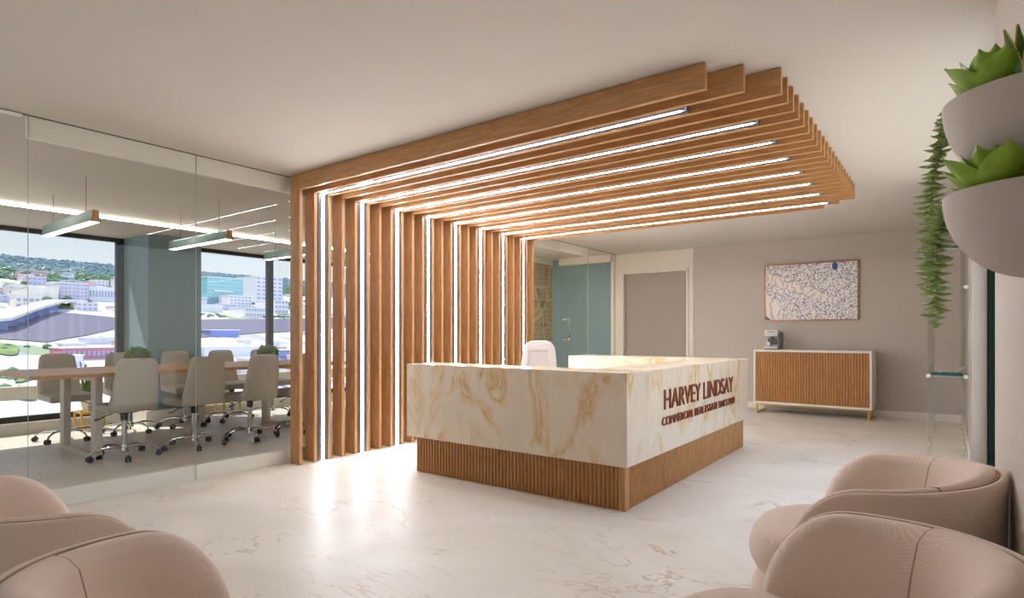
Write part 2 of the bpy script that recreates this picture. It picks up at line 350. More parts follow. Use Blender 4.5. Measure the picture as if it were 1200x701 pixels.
# ------------------------------------------------------------------ room shell
def cat_s(o, l, c):
    return tag(o, l, c, None, 'structure')
fl = struct('floor', box(XW-.25, XR+.22, -3.0, YB+.1, -.12, 0), M['floor']); cat_s(fl, 'glossy cream marble floor with thin brown veins', 'floor')
ce = struct('ceiling', box(XW-.25, XR+.22, -3.0, YB+.1, CEIL, CEIL+.12), M['ceiling']); cat_s(ce, 'flat off-white painted ceiling over the whole room', 'ceiling')
# back wall: greige right part, white middle around the door, teal left part
w = struct('wall_back', box(-3.52, XR+.15, YB, YB+.1, 0, CEIL), M['wall']); cat_s(w, 'greige linen-papered rear wall behind the sideboard', 'wall')
bm = bmesh.new()
bm_box(bm, -5.02, -4.82, YB-.01, YB+.1, 0, CEIL); bm_box(bm, -3.64, -3.52, YB-.01, YB+.1, 0, CEIL); bm_box(bm, -4.82, -3.64, YB-.01, YB+.1, 2.29, CEIL)
w = struct('wall_rear_white', bm, M['white']); w.name = 'wall_rear'; cat_s(w, 'white wall section framing the wide taupe doorway panel', 'wall')
d = struct('door_1', box(-4.82, -3.64, YB+.04, YB+.09, 0, 2.29), M['taupe']); cat_s(d, 'wide flush taupe door panel recessed in the white wall', 'door')
struct('door_casing', (lambda b: (bm_box(b, -4.86, -4.82, YB-.03, YB-.01, 0, 2.33, .003), bm_box(b, -3.64, -3.60, YB-.03, YB-.01, 0, 2.33, .003), bm_box(b, -4.86, -3.60, YB-.03, YB-.01, 2.29, 2.33, .003), b)[-1])(bmesh.new()), M['white'], parent=d)
w = struct('wall_teal', box(XW, -5.02, YB, YB+.1, 0, CEIL), M['teal']); w.name = 'wall_far'; cat_s(w, 'teal painted rear wall seen through the glass door', 'wall')
w = struct('trim_1', box(-6.14, -5.02, YB-.16, YB, 2.53, CEIL, .004), M['white']); cat_s(w, 'white boxed bulkhead along the top of the teal wall', 'trim')
# white end post at the corner of the teal recess
w = struct('trim_2', box(-5.06, -5.0, YB-.06, YB, 0, CEIL-.001, .004), M['white']); cat_s(w, 'slim white corner post between teal wall and white wall', 'trim')
# map wall & divider
w = struct('wall_map', box(-6.5, -6.38, 7.32, YB, 0, CEIL), M['white']); w.name = 'wall_side'; cat_s(w, 'side wall inside the glass office carrying the sepia map', 'wall')
w = struct('wall_divider', box(XW, -5.02, 7.2, 7.32, 0, CEIL), M['white']); cat_s(w, 'white dividing wall between meeting room and glass office', 'wall')
# baseboards
b_ = struct('baseboard_back', (lambda b: (bm_box(b, -3.52, XR, YB-.018, YB, 0, .1, .003), b)[-1])(bmesh.new()), M['white']); cat_s(b_, 'white baseboard under the greige wall', 'baseboard')
b_ = struct('baseboard_right', box(XR-.018, XR, 6.75, YB-.018, 0, .1, .003), M['white']); cat_s(b_, 'white baseboard under the far right wall', 'baseboard')
# right wall: far section, near section, recessed window between
w = struct('wall_right', box(XR, XR+.15, 6.7, YB, 0, CEIL), M['wall']); cat_s(w, 'greige wall strip right of the acrylic shelves', 'wall')
w = struct('wall_near_right', box(XR, XR+.15, -3.0, 3.49, 0, CEIL), M['wall']); cat_s(w, 'nearest right wall with the hanging bowls', 'wall')
w = struct('trim_3', box(XR-.005, XR+.10, 6.66, 6.7, 0, CEIL-.001, .003), M['bowl']); cat_s(w, 'white jamb at the far end of the recessed side window', 'trim')
bm = bmesh.new(); x0, x1 = XR+.105, XR+.20
bm_box(bm, x0, x1, 6.60, 6.698, 0, CEIL-.002, .002); bm_box(bm, x0, x1, 3.499, 3.56, 0, CEIL-.002, .002)
bm_box(bm, x0, x1, 3.5605, 6.5995, 0, .09, .002); bm_box(bm, x0, x1, 3.5605, 6.5995, CEIL-.10, CEIL-.002, .002)
wn = struct('window_1', bm, M['green_glass_edge']); cat_s(wn, 'tall side window whose dark green frame shows beside the white jamb', 'window')
struct('window_pane', box(x1-.03, x1-.024, 3.55, 6.61, .08, CEIL-.09), M['window_glass'], parent=wn)
w = struct('trim_4', box(XR+.004, XR+.098, 3.45, 3.494, 0, CEIL-.001, .003), M['white']); cat_s(w, 'near jamb of the recessed side window', 'trim')

# ------------------------------------------------------------------ glass partition wall (things: panes; setting: rails)
JY = (-2.9, 1.233, 2.325, 3.155, 4.4, 5.6, 6.8, 7.92, 8.82)
rl = struct('trim_5', box(XG-.055, XG-.006, 1.233, 8.82, CEIL-.148, CEIL-.004, .002), M['rail']); cat_s(rl, 'white head rail along the top of the glass partition', 'trim')
rl = struct('trim_6', box(XG-.055, XG-.006, 1.233, 8.82, 0, .118, .002), M['rail']); cat_s(rl, 'white base rail along the foot of the glass partition', 'trim')
rl = struct('trim_7', box(XG-.012, XG+.004, -2.9, YB-.06, CEIL-.006, CEIL-.0005), M['reveal']); cat_s(rl, 'thin dark shadow joint where glass meets ceiling', 'trim')
rl = struct('trim_8', box(XG-.03, XG+.01, -2.9, 1.20, CEIL-.02, CEIL-.007, .001), M['lacquer']); cat_s(rl, 'slim pale track above the leftmost glass pane', 'trim')
panes = [(0, 'leftmost glass pane, cut by the photo edge'), (1, 'glass pane in front of the nearest end of the meeting table'), (2, 'glass pane just left of the oak slat screen'),
         (3, 'glass pane behind the first oak slats'), (4, 'glass pane behind the middle front oak slats'), (5, 'glass pane behind the middle rear oak slats'), (6, 'glass pane behind the last oak slats')]
gp = thing('glass_partition', 'frameless glass partition between lobby and meeting room', 'glass partition')
for i, lab in panes:
    bm = box(XG-.005, XG+.005, JY[i]+.002, JY[i+1]-.002, .0 if i else .004, CEIL-.007)
    p = obj('glass_panel', bm, M['glass'], gp, smooth=False)
    if i not in (0, 1): continue
    bm = bmesh.new(); bm_box(bm, XG-.0045, XG+.0045, JY[i+1]-.0022, JY[i+1]-.0002, .004, CEIL-.007)
    obj('polished_edge', bm, M['glassedge_pale'], p, smooth=False)
# glass door
gd = thing('glass_door', 'frameless glass door with a long pull handle before the teal wall', 'door', (XG, 7.92, 0), 0)
obj('door_leaf', box(-.005, .005, .004, .898, .005, CEIL-.152), M['glass'], gd, smooth=False)
obj('polished_edge', box(-.0045, .0045, .896, .899, .005, CEIL-.152), M['glassedge_pale'], gd, smooth=False)
bm = bmesh.new()
for s in (-1, 1):
    bm_tube(bm, [(s*.006, .2, 1.1), (s*.05, .2, 1.1), (s*.06, .2, 1.13), (s*.06, .2, 1.40), (s*.05, .2, 1.43), (s*.006, .2, 1.43)], .011, 10)
obj('pull_handle', bm, M['chrome'], gd)

t = thing('office_fill_light', 'unseen square ceiling panel added to brighten the glass office', 'ceiling light', (-5.9, 7.68, CEIL-.03))  # out of view behind the slats, added to lift the dark office
obj('frame', box(-.31, .31, -.31, .31, 0, .029, .004), M['white'], t); obj('diffuser', box(-.29, .29, -.29, .29, -.004, -.0005), M['office_fill'], t, smooth=False)
# map wall covering
mp = thing('wall_map', 'tall sepia city map covering the side wall inside glass office', 'wall map', (-6.375, 8.65, 0), 0)
obj('map_sheet', box(-.003, .003, -1.3, 1.3, .1, 2.56), M['mappaper'], mp, smooth=False)
bm = bmesh.new()
for k, (y, z0, z1, t) in enumerate(((.93, .95, 1.07, .03), (.985, .95, 1.07, .03), (1.03, 1.0, 1.07, .022), (1.09, .95, 1.07, .03), (1.14, .95, 1.07, .03))):
    bm_box(bm, .003, .006, y, y+t, z0, z1)
obj('map_caption', bm, M['black'], mp, smooth=False)

# ------------------------------------------------------------------ oak slat canopy
PX0, PX1 = -4.896, -4.752      # upright depth range
SY0, SP, ST = 3.153, .15583, .034
ZB = 2.516                      # underside of beams
ordn = ['first', 'second', 'third', 'fourth', 'fifth', 'sixth', 'seventh', 'eighth', 'ninth', 'tenth', 'eleventh', 'twelfth', 'thirteenth', 'fourteenth', 'fifteenth', 'sixteenth', 'seventeenth',
        'eighteenth', 'nineteenth', 'twentieth', 'twenty-first', 'twenty-second', 'twenty-third', 'twenty-fourth', 'twenty-fifth']
def beam_end(k): return {0: -1.05, 1: -.893, 23: -.893, 24: -1.05}.get(k, -.738)
up_mesh = None; beam_meshes = {}
for k in range(25):
    y = SY0 + SP*k
    lab = 'oak slat frame of the canopy, %s counting back from the front end' % ordn[k]
    t = thing('slat_frame', lab, 'slat frame', (PX0, y, 0), 0, 'oak slat frames of the canopy')
    if up_mesh is None:
        o = obj('upright', box(0, PX1-PX0, 0, ST, 0, CEIL-.004, .0025), M['oak_z'], t); up_mesh = o.data
    else:
        o = bpy.data.objects.new('upright', up_mesh); COL.objects.link(o); o.parent = t
    e = beam_end(k)
    if e not in beam_meshes:
        o = obj('beam', box(PX1-PX0+.0005, e-PX0, 0, ST, ZB, CEIL-.004, .0025), M['oak_x'], t); beam_meshes[e] = o.data
    else:
        o = bpy.data.objects.new('beam', beam_meshes[e]); COL.objects.link(o); o.parent = t
for j in range(8):
    k = 3*j+1
    y0 = SY0+SP*k+ST+.010; y1 = SY0+SP*(k+1)-.006; yc = (y0+y1)/2
    e = -1.25 if j == 0 else -.962
    where = ['nearest the front of the canopy', 'second from the canopy front', 'third from the canopy front', 'fourth from the canopy front', 'fourth from the canopy rear', 'third from the canopy rear', 'second from the canopy rear', 'nearest the rear of the canopy'][j]
    t = thing('light_strip', 'white linear light bending from floor to canopy, ' + where, 'light strip', (PX0, yc, 0), 0, 'linear lights between the oak slats')
    hw = (y1-y0)/2; hd = .030; dw = .0125
    X1 = PX1-PX0-.003
    bm = bmesh.new()
    bm_box(bm, X1-.09, X1-.03, -hw, hw, 0.002, CEIL-.01)                       # channel back (vertical)
    bm_box(bm, X1-.03, X1, -hw, -dw-.001, 0.002, ZB+.005); bm_box(bm, X1-.03, X1, dw+.001, hw, 0.002, ZB+.005)
    bm_box(bm, X1-.03, e-PX0, -hw, hw, ZB+.045, ZB+.10)
    bm_box(bm, X1, e-PX0, -hw, -dw*.62-.001, ZB+.005, ZB+.045); bm_box(bm, X1, e-PX0, dw*.62+.001, hw, ZB+.005, ZB+.045)
    obj('channel', bm, M['alu'], t, smooth=False)
    bm = bmesh.new()
    bm_box(bm, X1-.029, X1+.0012, -dw, dw, .004, ZB+.0035)
    bm_box(bm, X1-.029, e-PX0-.03, -dw*.62, dw*.62, ZB+.0038, ZB+.044)
    obj('diffuser', bm, M['led'], t, smooth=False)

# ------------------------------------------------------------------ reception desk
dk = thing('reception_desk', 'U-shaped reception desk of honey onyx on a fluted oak base', 'reception desk', (0, 0, 0))
ZM0, ZM1 = .308, .936
obj('front_counter', box(-3.80, -1.71, 3.58, 3.92, ZM0, ZM1, .004), M['onyx'], dk)
obj('side_counter', box(-2.12, -1.71, 3.9205, 6.4995, ZM0, ZM1, .004), M['onyx'], dk)
obj('rear_counter', box(-3.65, -2.1205, 6.05, 6.50, ZM0, ZM1, .004), M['onyx'], dk)
def flutes(bm, x0, x1, y, z0, z1, pitch, r, axis, out):
    """half-round ribs standing out of a backing board; axis 0: along x facing -y/+y, axis 1: along y facing x"""
    n = int((x1-x0)/pitch); p = (x1-x0)/n
    for i in range(n):
        c = x0+p*(i+.5); poly = []
        for a in range(7):
            th = PI*a/6; u = c+r*math.cos(th); v = y+out*.018*math.sin(th)
            poly.append((u, v) if axis == 0 else (v, u))
        bm_prism(bm, poly, 2, z0, z1)
bm = bmesh.new(); bm_box(bm, -3.74, -1.79, 3.65, 3.88, 0, ZM0-.001); flutes(bm, -3.745, -1.80, 3.651, 0, ZM0-.001, .0325, .0125, 0, -1); bm_box(bm, -1.80, -1.75, 3.634, 3.70, 0, ZM0-.001, .003)
obj('fluted_base', bm, M['oak_flute'], dk)
bm = bmesh.new(); bm_box(bm, -2.08, -1.77, 3.8805, 6.46, 0, ZM0-.001); flutes(bm, 3.71, 6.45, -1.771, 0, ZM0-.001, .0325, .0125, 1, 1); bm_box(bm, -1.79, -1.75, 6.44, 6.465, 0, ZM0-.001, .003)
obj('fluted_base', bm, M['oak_flute'], dk)
bm = bmesh.new(); bm_box(bm, -3.60, -2.081, 6.09, 6.46, 0, ZM0-.001); flutes(bm, -3.58, -2.09, 6.091, 0, ZM0-.001, .0325, .0125, 0, -1)
obj('fluted_base', bm, M['oak_flute'], dk)
def text_mesh(body, h, width, ext, off):
    cu = bpy.data.curves.new('lettering', 'FONT'); cu.body = body; cu.size = 1; cu.extrude = ext; cu.offset = off
    o = bpy.data.objects.new('lettering', cu); COL.objects.link(o)
    dg = bpy.context.evaluated_depsgraph_get(); me = bpy.data.meshes.new_from_object(o.evaluated_get(dg))
    bpy.data.objects.remove(o); bpy.data.curves.remove(cu)
    xs = [v.co.x for v in me.vertices]; ys = [v.co.y for v in me.vertices]
    x0, x1, y0, y1 = min(xs), max(xs), min(ys), max(ys)
    for v in me.vertices:
        v.co = Vector(((v.co.x-x0)/(x1-x0)*width, (v.co.y-y0)/(y1-y0)*h, v.co.z))
    return me
def natural_width(body):
    cu = bpy.data.curves.new('lettering', 'FONT'); cu.body = body; cu.size = 1
    o = bpy.data.objects.new('lettering', cu); COL.objects.link(o); me = bpy.data.meshes.new_from_object(o.evaluated_get(bpy.context.evaluated_depsgraph_get()))
    w = max(v.co.x for v in me.vertices)-min(v.co.x for v in me.vertices); bpy.data.objects.remove(o); bpy.data.curves.remove(cu); bpy.data.meshes.remove(me); return w
for words, h, y0, y1, z0, nm in ((['HARVEY', 'LINDSAY'], .150, 4.205, 5.955, .630, 'name_lettering'), (['COMMERCIAL', 'REAL', 'ESTATE', 'SINCE', '1919'], .064, 4.165, 5.995, .512, 'tagline_lettering')):
    ws = [natural_width(w_) for w_ in words]; gap = .30 if h > .1 else .26; k = (y1-y0)/(sum(ws)+gap*(len(ws)-1)); y = y0
    for w_, wn in zip(words, ws):
        me = text_mesh(w_, h, wn*k*.985, .005, -.002 if h > .1 else .0)
        me.name = nm; me.materials.clear(); me.materials.append(M['copper'])
        o = bpy.data.objects.new(nm, me); COL.objects.link(o); o.parent = dk
        o.location = (-1.704, y, z0); o.rotation_euler = (R(90), 0, R(90)); o['label'] = 'copper raised letters'; y += (wn+gap)*k

# ------------------------------------------------------------------ office chairs
def star_base(t, lever=True, zseat=.47):
    bm = bmesh.new(); bm_cyl(bm, (0, 0, .07), (0, 0, .13), .035, .03, 16); bm_cyl(bm, (0, 0, .12), (0, 0, .40), .024, .024, 16)
    obj('gas_column', bm, M['chrome'], t)
    bm = bmesh.new(); bm_cyl(bm, (0, 0, .36), (0, 0, zseat-.03), .03, .036, 16); bm_box(bm, -.09, .09, -.08, .08, zseat-.035, zseat-.01, .006)
    obj('tilt_mechanism', bm, M['black'], t)
    for k in range(5):
        a = 2*PI*k/5+.35; c, s = math.cos(a), math.sin(a)
        bm = bmesh.new()
        bm_tube(bm, [(c*.02, s*.02, .10), (c*.12, s*.12, .118), (c*.21, s*.21, .112), (c*.27, s*.27, .085), (c*.285, s*.285, .062)], [.016, .014, .012, .010, .009], 8)
        leg = obj('base_arm', bm, M['chrome'], t)
        bm = bmesh.new(); tx, ty = -s, c
        for q in (-1, 1):
            cx, cy = c*.295+tx*q*.014, s*.295+ty*q*.014
            bm_cyl(bm, (cx-tx*.009, cy-ty*.009, .028), (cx+tx*.009, cy+ty*.009, .028), .0275, .0275, 14)
        bm_cyl(bm, (c*.287, s*.287, .03), (c*.287, s*.287, .066), .01, .01, 8)
        obj('caster', bm, M['black'], leg)
    if lever:
        bm = bmesh.new(); bm_tube(bm, [(.02, .05, zseat-.03), (.0, .16, zseat-.05), (-.02, .22, zseat-.075), (-.03, .26, zseat-.08)], [.005, .005, .006, .008], 8)
        obj('height_lever', bm, M['black'], t)
def rounded_slab(bm, outline, thick_vec, seg=3):
    pass
def pad_grid(bm, nu, nv, fpos, fn, th):
    """closed pillow between front surface fpos(u,v) and back surface offset by th(u,v) along fn"""
    F, B = [], []
    for i in range(nu+1):
        rf, rb = [], []
        for j in range(nv+1):
            u, v = i/nu, j/nv; p = Vector(fpos(u, v)); n = Vector(fn(u, v)); h = th(u, v)
            rf.append(bm.verts.new(p+n*h)); rb.append(bm.verts.new(p-n*h))
        F.append(rf); B.append(rb)
    for i in range(nu):
        for j in range(nv):
            bm.faces.new((F[i][j], F[i+1][j], F[i+1][j+1], F[i][j+1])); bm.faces.new((B[i][j], B[i][j+1], B[i+1][j+1], B[i+1][j]))
    for i in range(nu):
        bm.faces.new((F[i][0], B[i][0], B[i+1][0], F[i+1][0])); bm.faces.new((F[i][nv], F[i+1][nv], B[i+1][nv], B[i][nv]))
    for j in range(nv):
        bm.faces.new((F[0][j], F[0][j+1], B[0][j+1], B[0][j])); bm.faces.new((F[nu][j], B[nu][j], B[nu][j+1], F[nu][j+1]))
def superround(u, v, wtop, wbot, h, r):
    """map unit square to a tapered panel with rounded top corners: returns lateral, height"""
    z = v*h; hw = (wbot+(wtop-wbot)*v)/2
    if z > h-r:
        k = (z-(h-r))/r; hw = hw-r+r*math.sqrt(max(0, 1-k*k))
    if z < r*.5:
        k = (r*.5-z)/(r*.5); hw = hw-r*.5+r*.5*math.sqrt(max(0, 1-k*k))
    return (u-.5)*2*hw, z
def quilt(y, z, s=.075):
    a = abs(((y+z)/s) % 1-.5)*2; b = abs(((y-z)/s) % 1-.5)*2
    return -.0035*(max(0, 1-min(1-a, 1-b)*9) if False else (max(0, a-.86)/.14+max(0, b-.86)/.14))
def meeting_chair(label):
    t = thing('meeting_chair', label, 'office chair', (0, 0, 0), 0, 'meeting chairs around the conference table')
    bm = bmesh.new()
    def fp(u, v):
        y, z = superround(u, v, .33, .44, .50, .055)
        return (-.21-.10*v-.02*math.sin(PI*v)+.10*(y/.22)**2*.25, y, .465+z)
    def th(u, v):
        e = min(1, min(u, 1-u)*14, (1-v)*12, v*10+.3); return .012+.02*math.sqrt(max(0, e))
    # front and back surfaces, front quilted
    nu, nv = 44, 48; F, B = [], []
    for i in range(nu+1):
        rf, rb = [], []
        for j in range(nv+1):
            u, v = i/nu, j/nv; p = Vector(fp(u, v)); n = Vector((.98, 0, .2)); h = th(u, v)
            rf.append(bm.verts.new(p+n*(h+(quilt(p.y, p.z) if h > .028 else 0)))); rb.append(bm.verts.new(p-n*h*.8))
        F.append(rf); B.append(rb)
    for i in range(nu):
        for j in range(nv):
            bm.faces.new((F[i][j], F[i+1][j], F[i+1][j+1], F[i][j+1])); bm.faces.new((B[i][j], B[i][j+1], B[i+1][j+1], B[i+1][j]))
    for i in range(nu):
        bm.faces.new((F[i][0], B[i][0], B[i+1][0], F[i+1][0])); bm.faces.new((F[i][nv], F[i+1][nv], B[i+1][nv], B[i][nv]))
    for j in range(nv):
        bm.faces.new((F[0][j], F[0][j+1], B[0][j+1], B[0][j])); bm.faces.new((F[nu][j], B[nu][j], B[nu][j+1], F[nu][j+1]))
    obj('backrest', bm, M['leather'], t, ang=60)
    bm = bmesh.new(); bm_box(bm, -.22, .24, -.215, .215, .455, .535, .033, 4)
    for v in bm.verts:
        v.co.y *= 1+.04*(v.co.x/.24); v.co.z += -.012*(v.co.x/.24)**2*(1 if v.co.x > 0 else 0)
    obj('seat', bm, M['leather'], t)
    star_base(t)
    return t
gch = 'meeting chairs around the conference table'
near = [(-6.42, 2.344, 'near-side meeting chair closest to the left edge, its back to the lobby'), (-6.42, 3.003, 'near-side meeting chair second from left, its back crossed by the glass joint'),
        (-6.42, 3.62, 'near-side meeting chair just left of the oak slats'), (-6.42, 4.24, 'near-side meeting chair half hidden behind the first oak slat')]
far = [(-7.98, 2.338, 'far-side meeting chair closest to the left edge, facing the lobby'), (-7.98, 2.98, 'far-side meeting chair behind the nearest table plant'),
       (-7.98, 3.62, 'far-side meeting chair in front of the teal column'), (-7.98, 4.24, 'far-side meeting chair beside the tall potted leaves under right window'), (-7.98, 4.85, 'far-side meeting chair behind the farther table plant')]
rot = [0.03, -.02, .02, .0]
c0 = None
for i, (x, y, lab) in enumerate(near):
    if c0 is None: c0 = meeting_chair(lab); c0.location = (x, y, 0); c0.rotation_euler = (0, 0, PI+rot[i])
    else: dup(c0, (x, y, 0), PI+rot[i], lab)
for i, (x, y, lab) in enumerate(far): dup(c0, (x, y, 0), (.02, -.03, .0, .02, 0)[i], lab)

# reception chair (taller shell back)
rc = thing('reception_chair', 'white quilted high-back chair standing inside the reception desk', 'office chair', (-3.50, 5.15, 0), R(-62))
bm = bmesh.new()
def fp2(u, v):
    y, z = superround(u, v, .33, .48, .66, .10); return (-.20-.12*v, y, .46+z)
nu, nv = 48, 60; F, B = [], []
for i in range(nu+1):
    rf, rb = [], []
    for j in range(nv+1):
        u, v = i/nu, j/nv; p = Vector(fp2(u, v)); n = Vector((.985, 0, .17)); e = min(1, min(u, 1-u)*8, (1-v)*8, v*8+.3); h = .014+.024*math.sqrt(max(0, e))
        inner = max(abs(u-.5)/.30, abs(v-.40)/.42); rim = .012 if inner > 1 else (-.0+quilt(p.y, p.z, .045))
        rf.append(bm.verts.new(p+n*(h+rim))); rb.append(bm.verts.new(p-n*h))
    F.append(rf); B.append(rb)
for i in range(nu):
    for j in range(nv):
        bm.faces.new((F[i][j], F[i+1][j], F[i+1][j+1], F[i][j+1])); bm.faces.new((B[i][j], B[i][j+1], B[i+1][j+1], B[i+1][j]))
for i in range(nu):
    bm.faces.new((F[i][0], B[i][0], B[i+1][0], F[i+1][0])); bm.faces.new((F[i][nv], F[i+1][nv], B[i+1][nv], B[i][nv]))
for j in range(nv):
    bm.faces.new((F[0][j], F[0][j+1], B[0][j+1], B[0][j])); bm.faces.new((F[nu][j], B[nu][j], B[nu][j+1], F[nu][j+1]))
obj('backrest', bm, M['leather2'], rc, ang=60)
obj('seat', box(-.22, .26, -.24, .24, .46, .55, .038, 4), M['leather2'], rc)
for s in (-1, 1):
    bm = bmesh.new(); bm_tube(bm, [(-.1, s*.235, .47), (-.06, s*.27, .58), (.0, s*.27, .68), (.12, s*.27, .68), (.16, s*.255, .60), (.14, s*.235, .47)], .013, 8)
    obj('armrest', bm, M['chrome'], rc)
star_base(rc)

# ------------------------------------------------------------------ conference table
ct = thing('conference_table', 'long oak-topped conference table on white U-shaped legs', 'table', (-6.95, 3.27, 0))
bm = bmesh.new()
poly = []
hx, hy, rr = .65, 1.66, .10
for cx, cy, a0 in ((hx-rr, hy-rr, 0), (-hx+rr, hy-rr, 90), (-hx+rr, -hy+rr, 180), (hx-rr, -hy+rr, 270)):
    for a in range(0, 91, 15): poly.append((cx+rr*math.cos(R(a0+a)), cy+rr*math.sin(R(a0+a))))
bm_prism(bm, poly, 2, .797, .832)
obj('tabletop', bm, M['oak_y'], ct)
for y in (-1.12, 1.12):
    bm = bmesh.new()
    for x in (-.49, .36): bm_box(bm, x, x+.12, y-.03, y+.03, 0.0, .745, .004)
    bm_box(bm, -.49, .48, y-.031, y+.031, 0, .05, .004); bm_box(bm, -.49, .48, y-.031, y+.031, .745, .796, .004)
    obj('leg_frame', bm, M['legwhite'], ct)

def leafy(bm, c, rad, n, ls):
    for i in range(n):
        th = random.uniform(0, 2*PI); ph = random.uniform(.1, 1.45); r = rad*random.uniform(.5, 1)
        p = Vector((math.cos(th)*math.cos(ph)*r, math.sin(th)*math.cos(ph)*r, math.sin(ph)*r*.8)); d = p.normalized()
        a = d.cross(Vector((random.random()-.5, random.random()-.5, random.random()-.5))).normalized()*ls*.4
        q = Vector(c)+p; tip = q+d*ls*random.uniform(.6, 1.1)+Vector((0, 0, random.uniform(-.4, .4)*ls)); mid = (q+tip)/2
        v = [bm.verts.new(q), bm.verts.new(mid+a), bm.verts.new(tip), bm.verts.new(mid-a)]
        k = bm.verts.new(mid+d.cross(a).normalized()*ls*.10)
        bm.faces.new((v[0], v[1], k)); bm.faces.new((v[1], v[2], k)); bm.faces.new((v[2], v[3], k)); bm.faces.new((v[3], v[0], k))
def table_plant(loc, label):
    t = thing('table_plant', label, 'potted plant', loc, 0, 'small plants on the conference table')
    bm = bmesh.new(); bm_lathe(bm, [(0, 0), (.06, 0), (.085, .105), (.088, .115), (.08, .115), (.072, .09), (0, .09)], 24); obj('pot', bm, M['terracotta'], t)
    bm = bmesh.new(); leafy(bm, (0, 0, .10), .115, 620, .045); obj('foliage', bm, M['bush'], t, smooth=False)
table_plant((-6.95, 2.67, .832), 'small bushy green plant in a blush pot, nearer of the two on the table')
table_plant((-6.95, 4.16, .832), 'small bushy green plant in a blush pot, farther one beside the window mullion')

# ------------------------------------------------------------------ pendants
pn = [(2.033, 'teal linear pendant nearest the left edge, over the near end of the table'), (3.27, 'teal linear pendant in the middle, crossing the glass joint'),
      (4.50, 'teal linear pendant partly hidden by the oak slats'), (5.74, 'teal linear pendant behind the slat screen')]
p0 = None
for y, lab in pn:
    if p0 is None:
        p0 = thing('pendant_light', lab, 'pendant light', (-6.88, y, 2.215), 0, 'linear pendants over the conference table')
        prof = [(-.045, 0), (.045, 0), (.034, .03), (.026, .065), (.024, .105), (-.024, .105), (-.026, .065), (-.034, .03)]
        bm = bmesh.new(); bm_prism(bm, prof, 0, -.668, .668); obj('housing', bm, M['teal_metal'], p0)
        for s in (-1, 1):
            bm = bmesh.new(); bm_prism(bm, [(a*1.02, b) for a, b in prof], 0, s*.669, s*.682); obj('end_cap', bm, M['oak_z'], p0)
            bm = bmesh.new(); bm_cyl(bm, (s*.45, 0, .105), (s*.45, 0, CEIL-2.215), .0022, .0022, 6); obj('cable', bm, M['black'], p0)
        obj('diffuser', box(-.66, .66, -.036, .036, -.004, -.0003), M['pend'], p0, smooth=False)
    else: dup(p0, (-6.88, y, 2.215), 0, lab)

# ------------------------------------------------------------------ conference room: soffit, windows, column
bm = bmesh.new()
prof = [(XW-.1, 2.50), (-7.70, 2.50), (-7.70, 2.513), (-7.62, 2.545), (-7.52, 2.578), (-7.40, 2.608), (-7.26, 2.632), (-7.10, 2.650), (-6.9, CEIL-.001), (XW-.1, CEIL-.001)]
bm_prism(bm, prof, 1, -2.9, 7.199)
s_ = struct('trim_9', bm, M['ceiling'], smooth=True); cat_s(s_, 'coved white soffit above the meeting room windows', 'trim')
t = thing('cove_light', 'long white cove light along the edge of the window soffit', 'cove light', (-7.70, 0, 2.50))
obj('diffuser', box(.005, .024, -2.85, 7.15, .0045, .012), M['cove'], t, smooth=False)
obj('channel', box(.0005, .026, -2.85, 7.15, 0.0, .004), M['alu'], t, smooth=False)
# window wall structure
cur = struct('trim_10', box(XW-.2, -8.90, -2.9, 7.2, 0, .115, .004), M['white']); cat_s(cur, 'low white curb under the meeting room windows', 'trim')
def window(n, y0, y1, mull, label):
    fr = bmesh.new(); x0, x1 = XW-.08, XW
    zb, zt = .116, 2.499
    bm_box(fr, x0, x1, y0, y1, zb, zb+.07, .003); bm_box(fr, x0, x1, y0, y1, zt-.055, zt, .003)
    bm_box(fr, x0, x1, y0, y0+.06, zb+.0705, zt-.0555, .003); bm_box(fr, x0, x1, y1-.085, y1, zb+.0705, zt-.0555, .003)
    for m in mull: bm_box(fr, x0, x1, m-.05, m+.05, zb+.0705, zt-.0555, .003)
    w = struct('window_%d' % n, fr, M['darkframe'], smooth=True); cat_s(w, label, 'window')
    struct('window_pane', box(x0+.03, x0+.036, y0+.05, y1-.05, zb+.06, zt-.05), M['window_glass'], parent=w)
    struct('window_rail', box(x0+.001, x1+.06, y0+.0605, y1-.0855, .395, .555, .006), M['white'], parent=w)
window(2, -2.9, 3.318, [-.9, .9], 'dark-framed window left of the teal column with low white rail')
window(3, 3.995, 7.19, [5.50], 'dark-framed window right of the teal column')
cl = struct('wall_column', box(XW-.2, -8.335, 3.32, 3.993, 0.2, 2.4995), M['teal']); cat_s(cl, 'teal painted column between the two meeting room windows', 'column')
cl = struct('trim_11', box(XW-.15, -8.29, 3.28, 4.03, 0.116, .1995, .004), M['white']); cat_s(cl, 'white plinth around the foot of the teal column', 'trim')
cl = struct('trim_12', box(-8.8995, -8.29, 3.28, 4.03, 0, .1155, .003), M['white']); cat_s(cl, 'white floor plinth under the teal column', 'trim')
wf = struct('wall_front', box(XW-.2, XG-.06, -3.0, -2.91, 0, CEIL-.001), M['white']); cat_s(wf, 'unseen white end wall added behind the camera to dim the meeting room', 'wall')  # unseen wall, added to cut daylight in the meeting room
# spandrel outside below/above windows
cl = struct('wall_window', (lambda b: (bm_box(b, XW-.25, XW-.201, -2.95, 7.25, -.12, .11), bm_box(b, XW-.2, XW-.1, -2.95, 7.2, 2.546, CEIL), b)[-1])(bmesh.new()), M['white']); cat_s(cl, 'outer wall strips above and below the windows', 'wall')

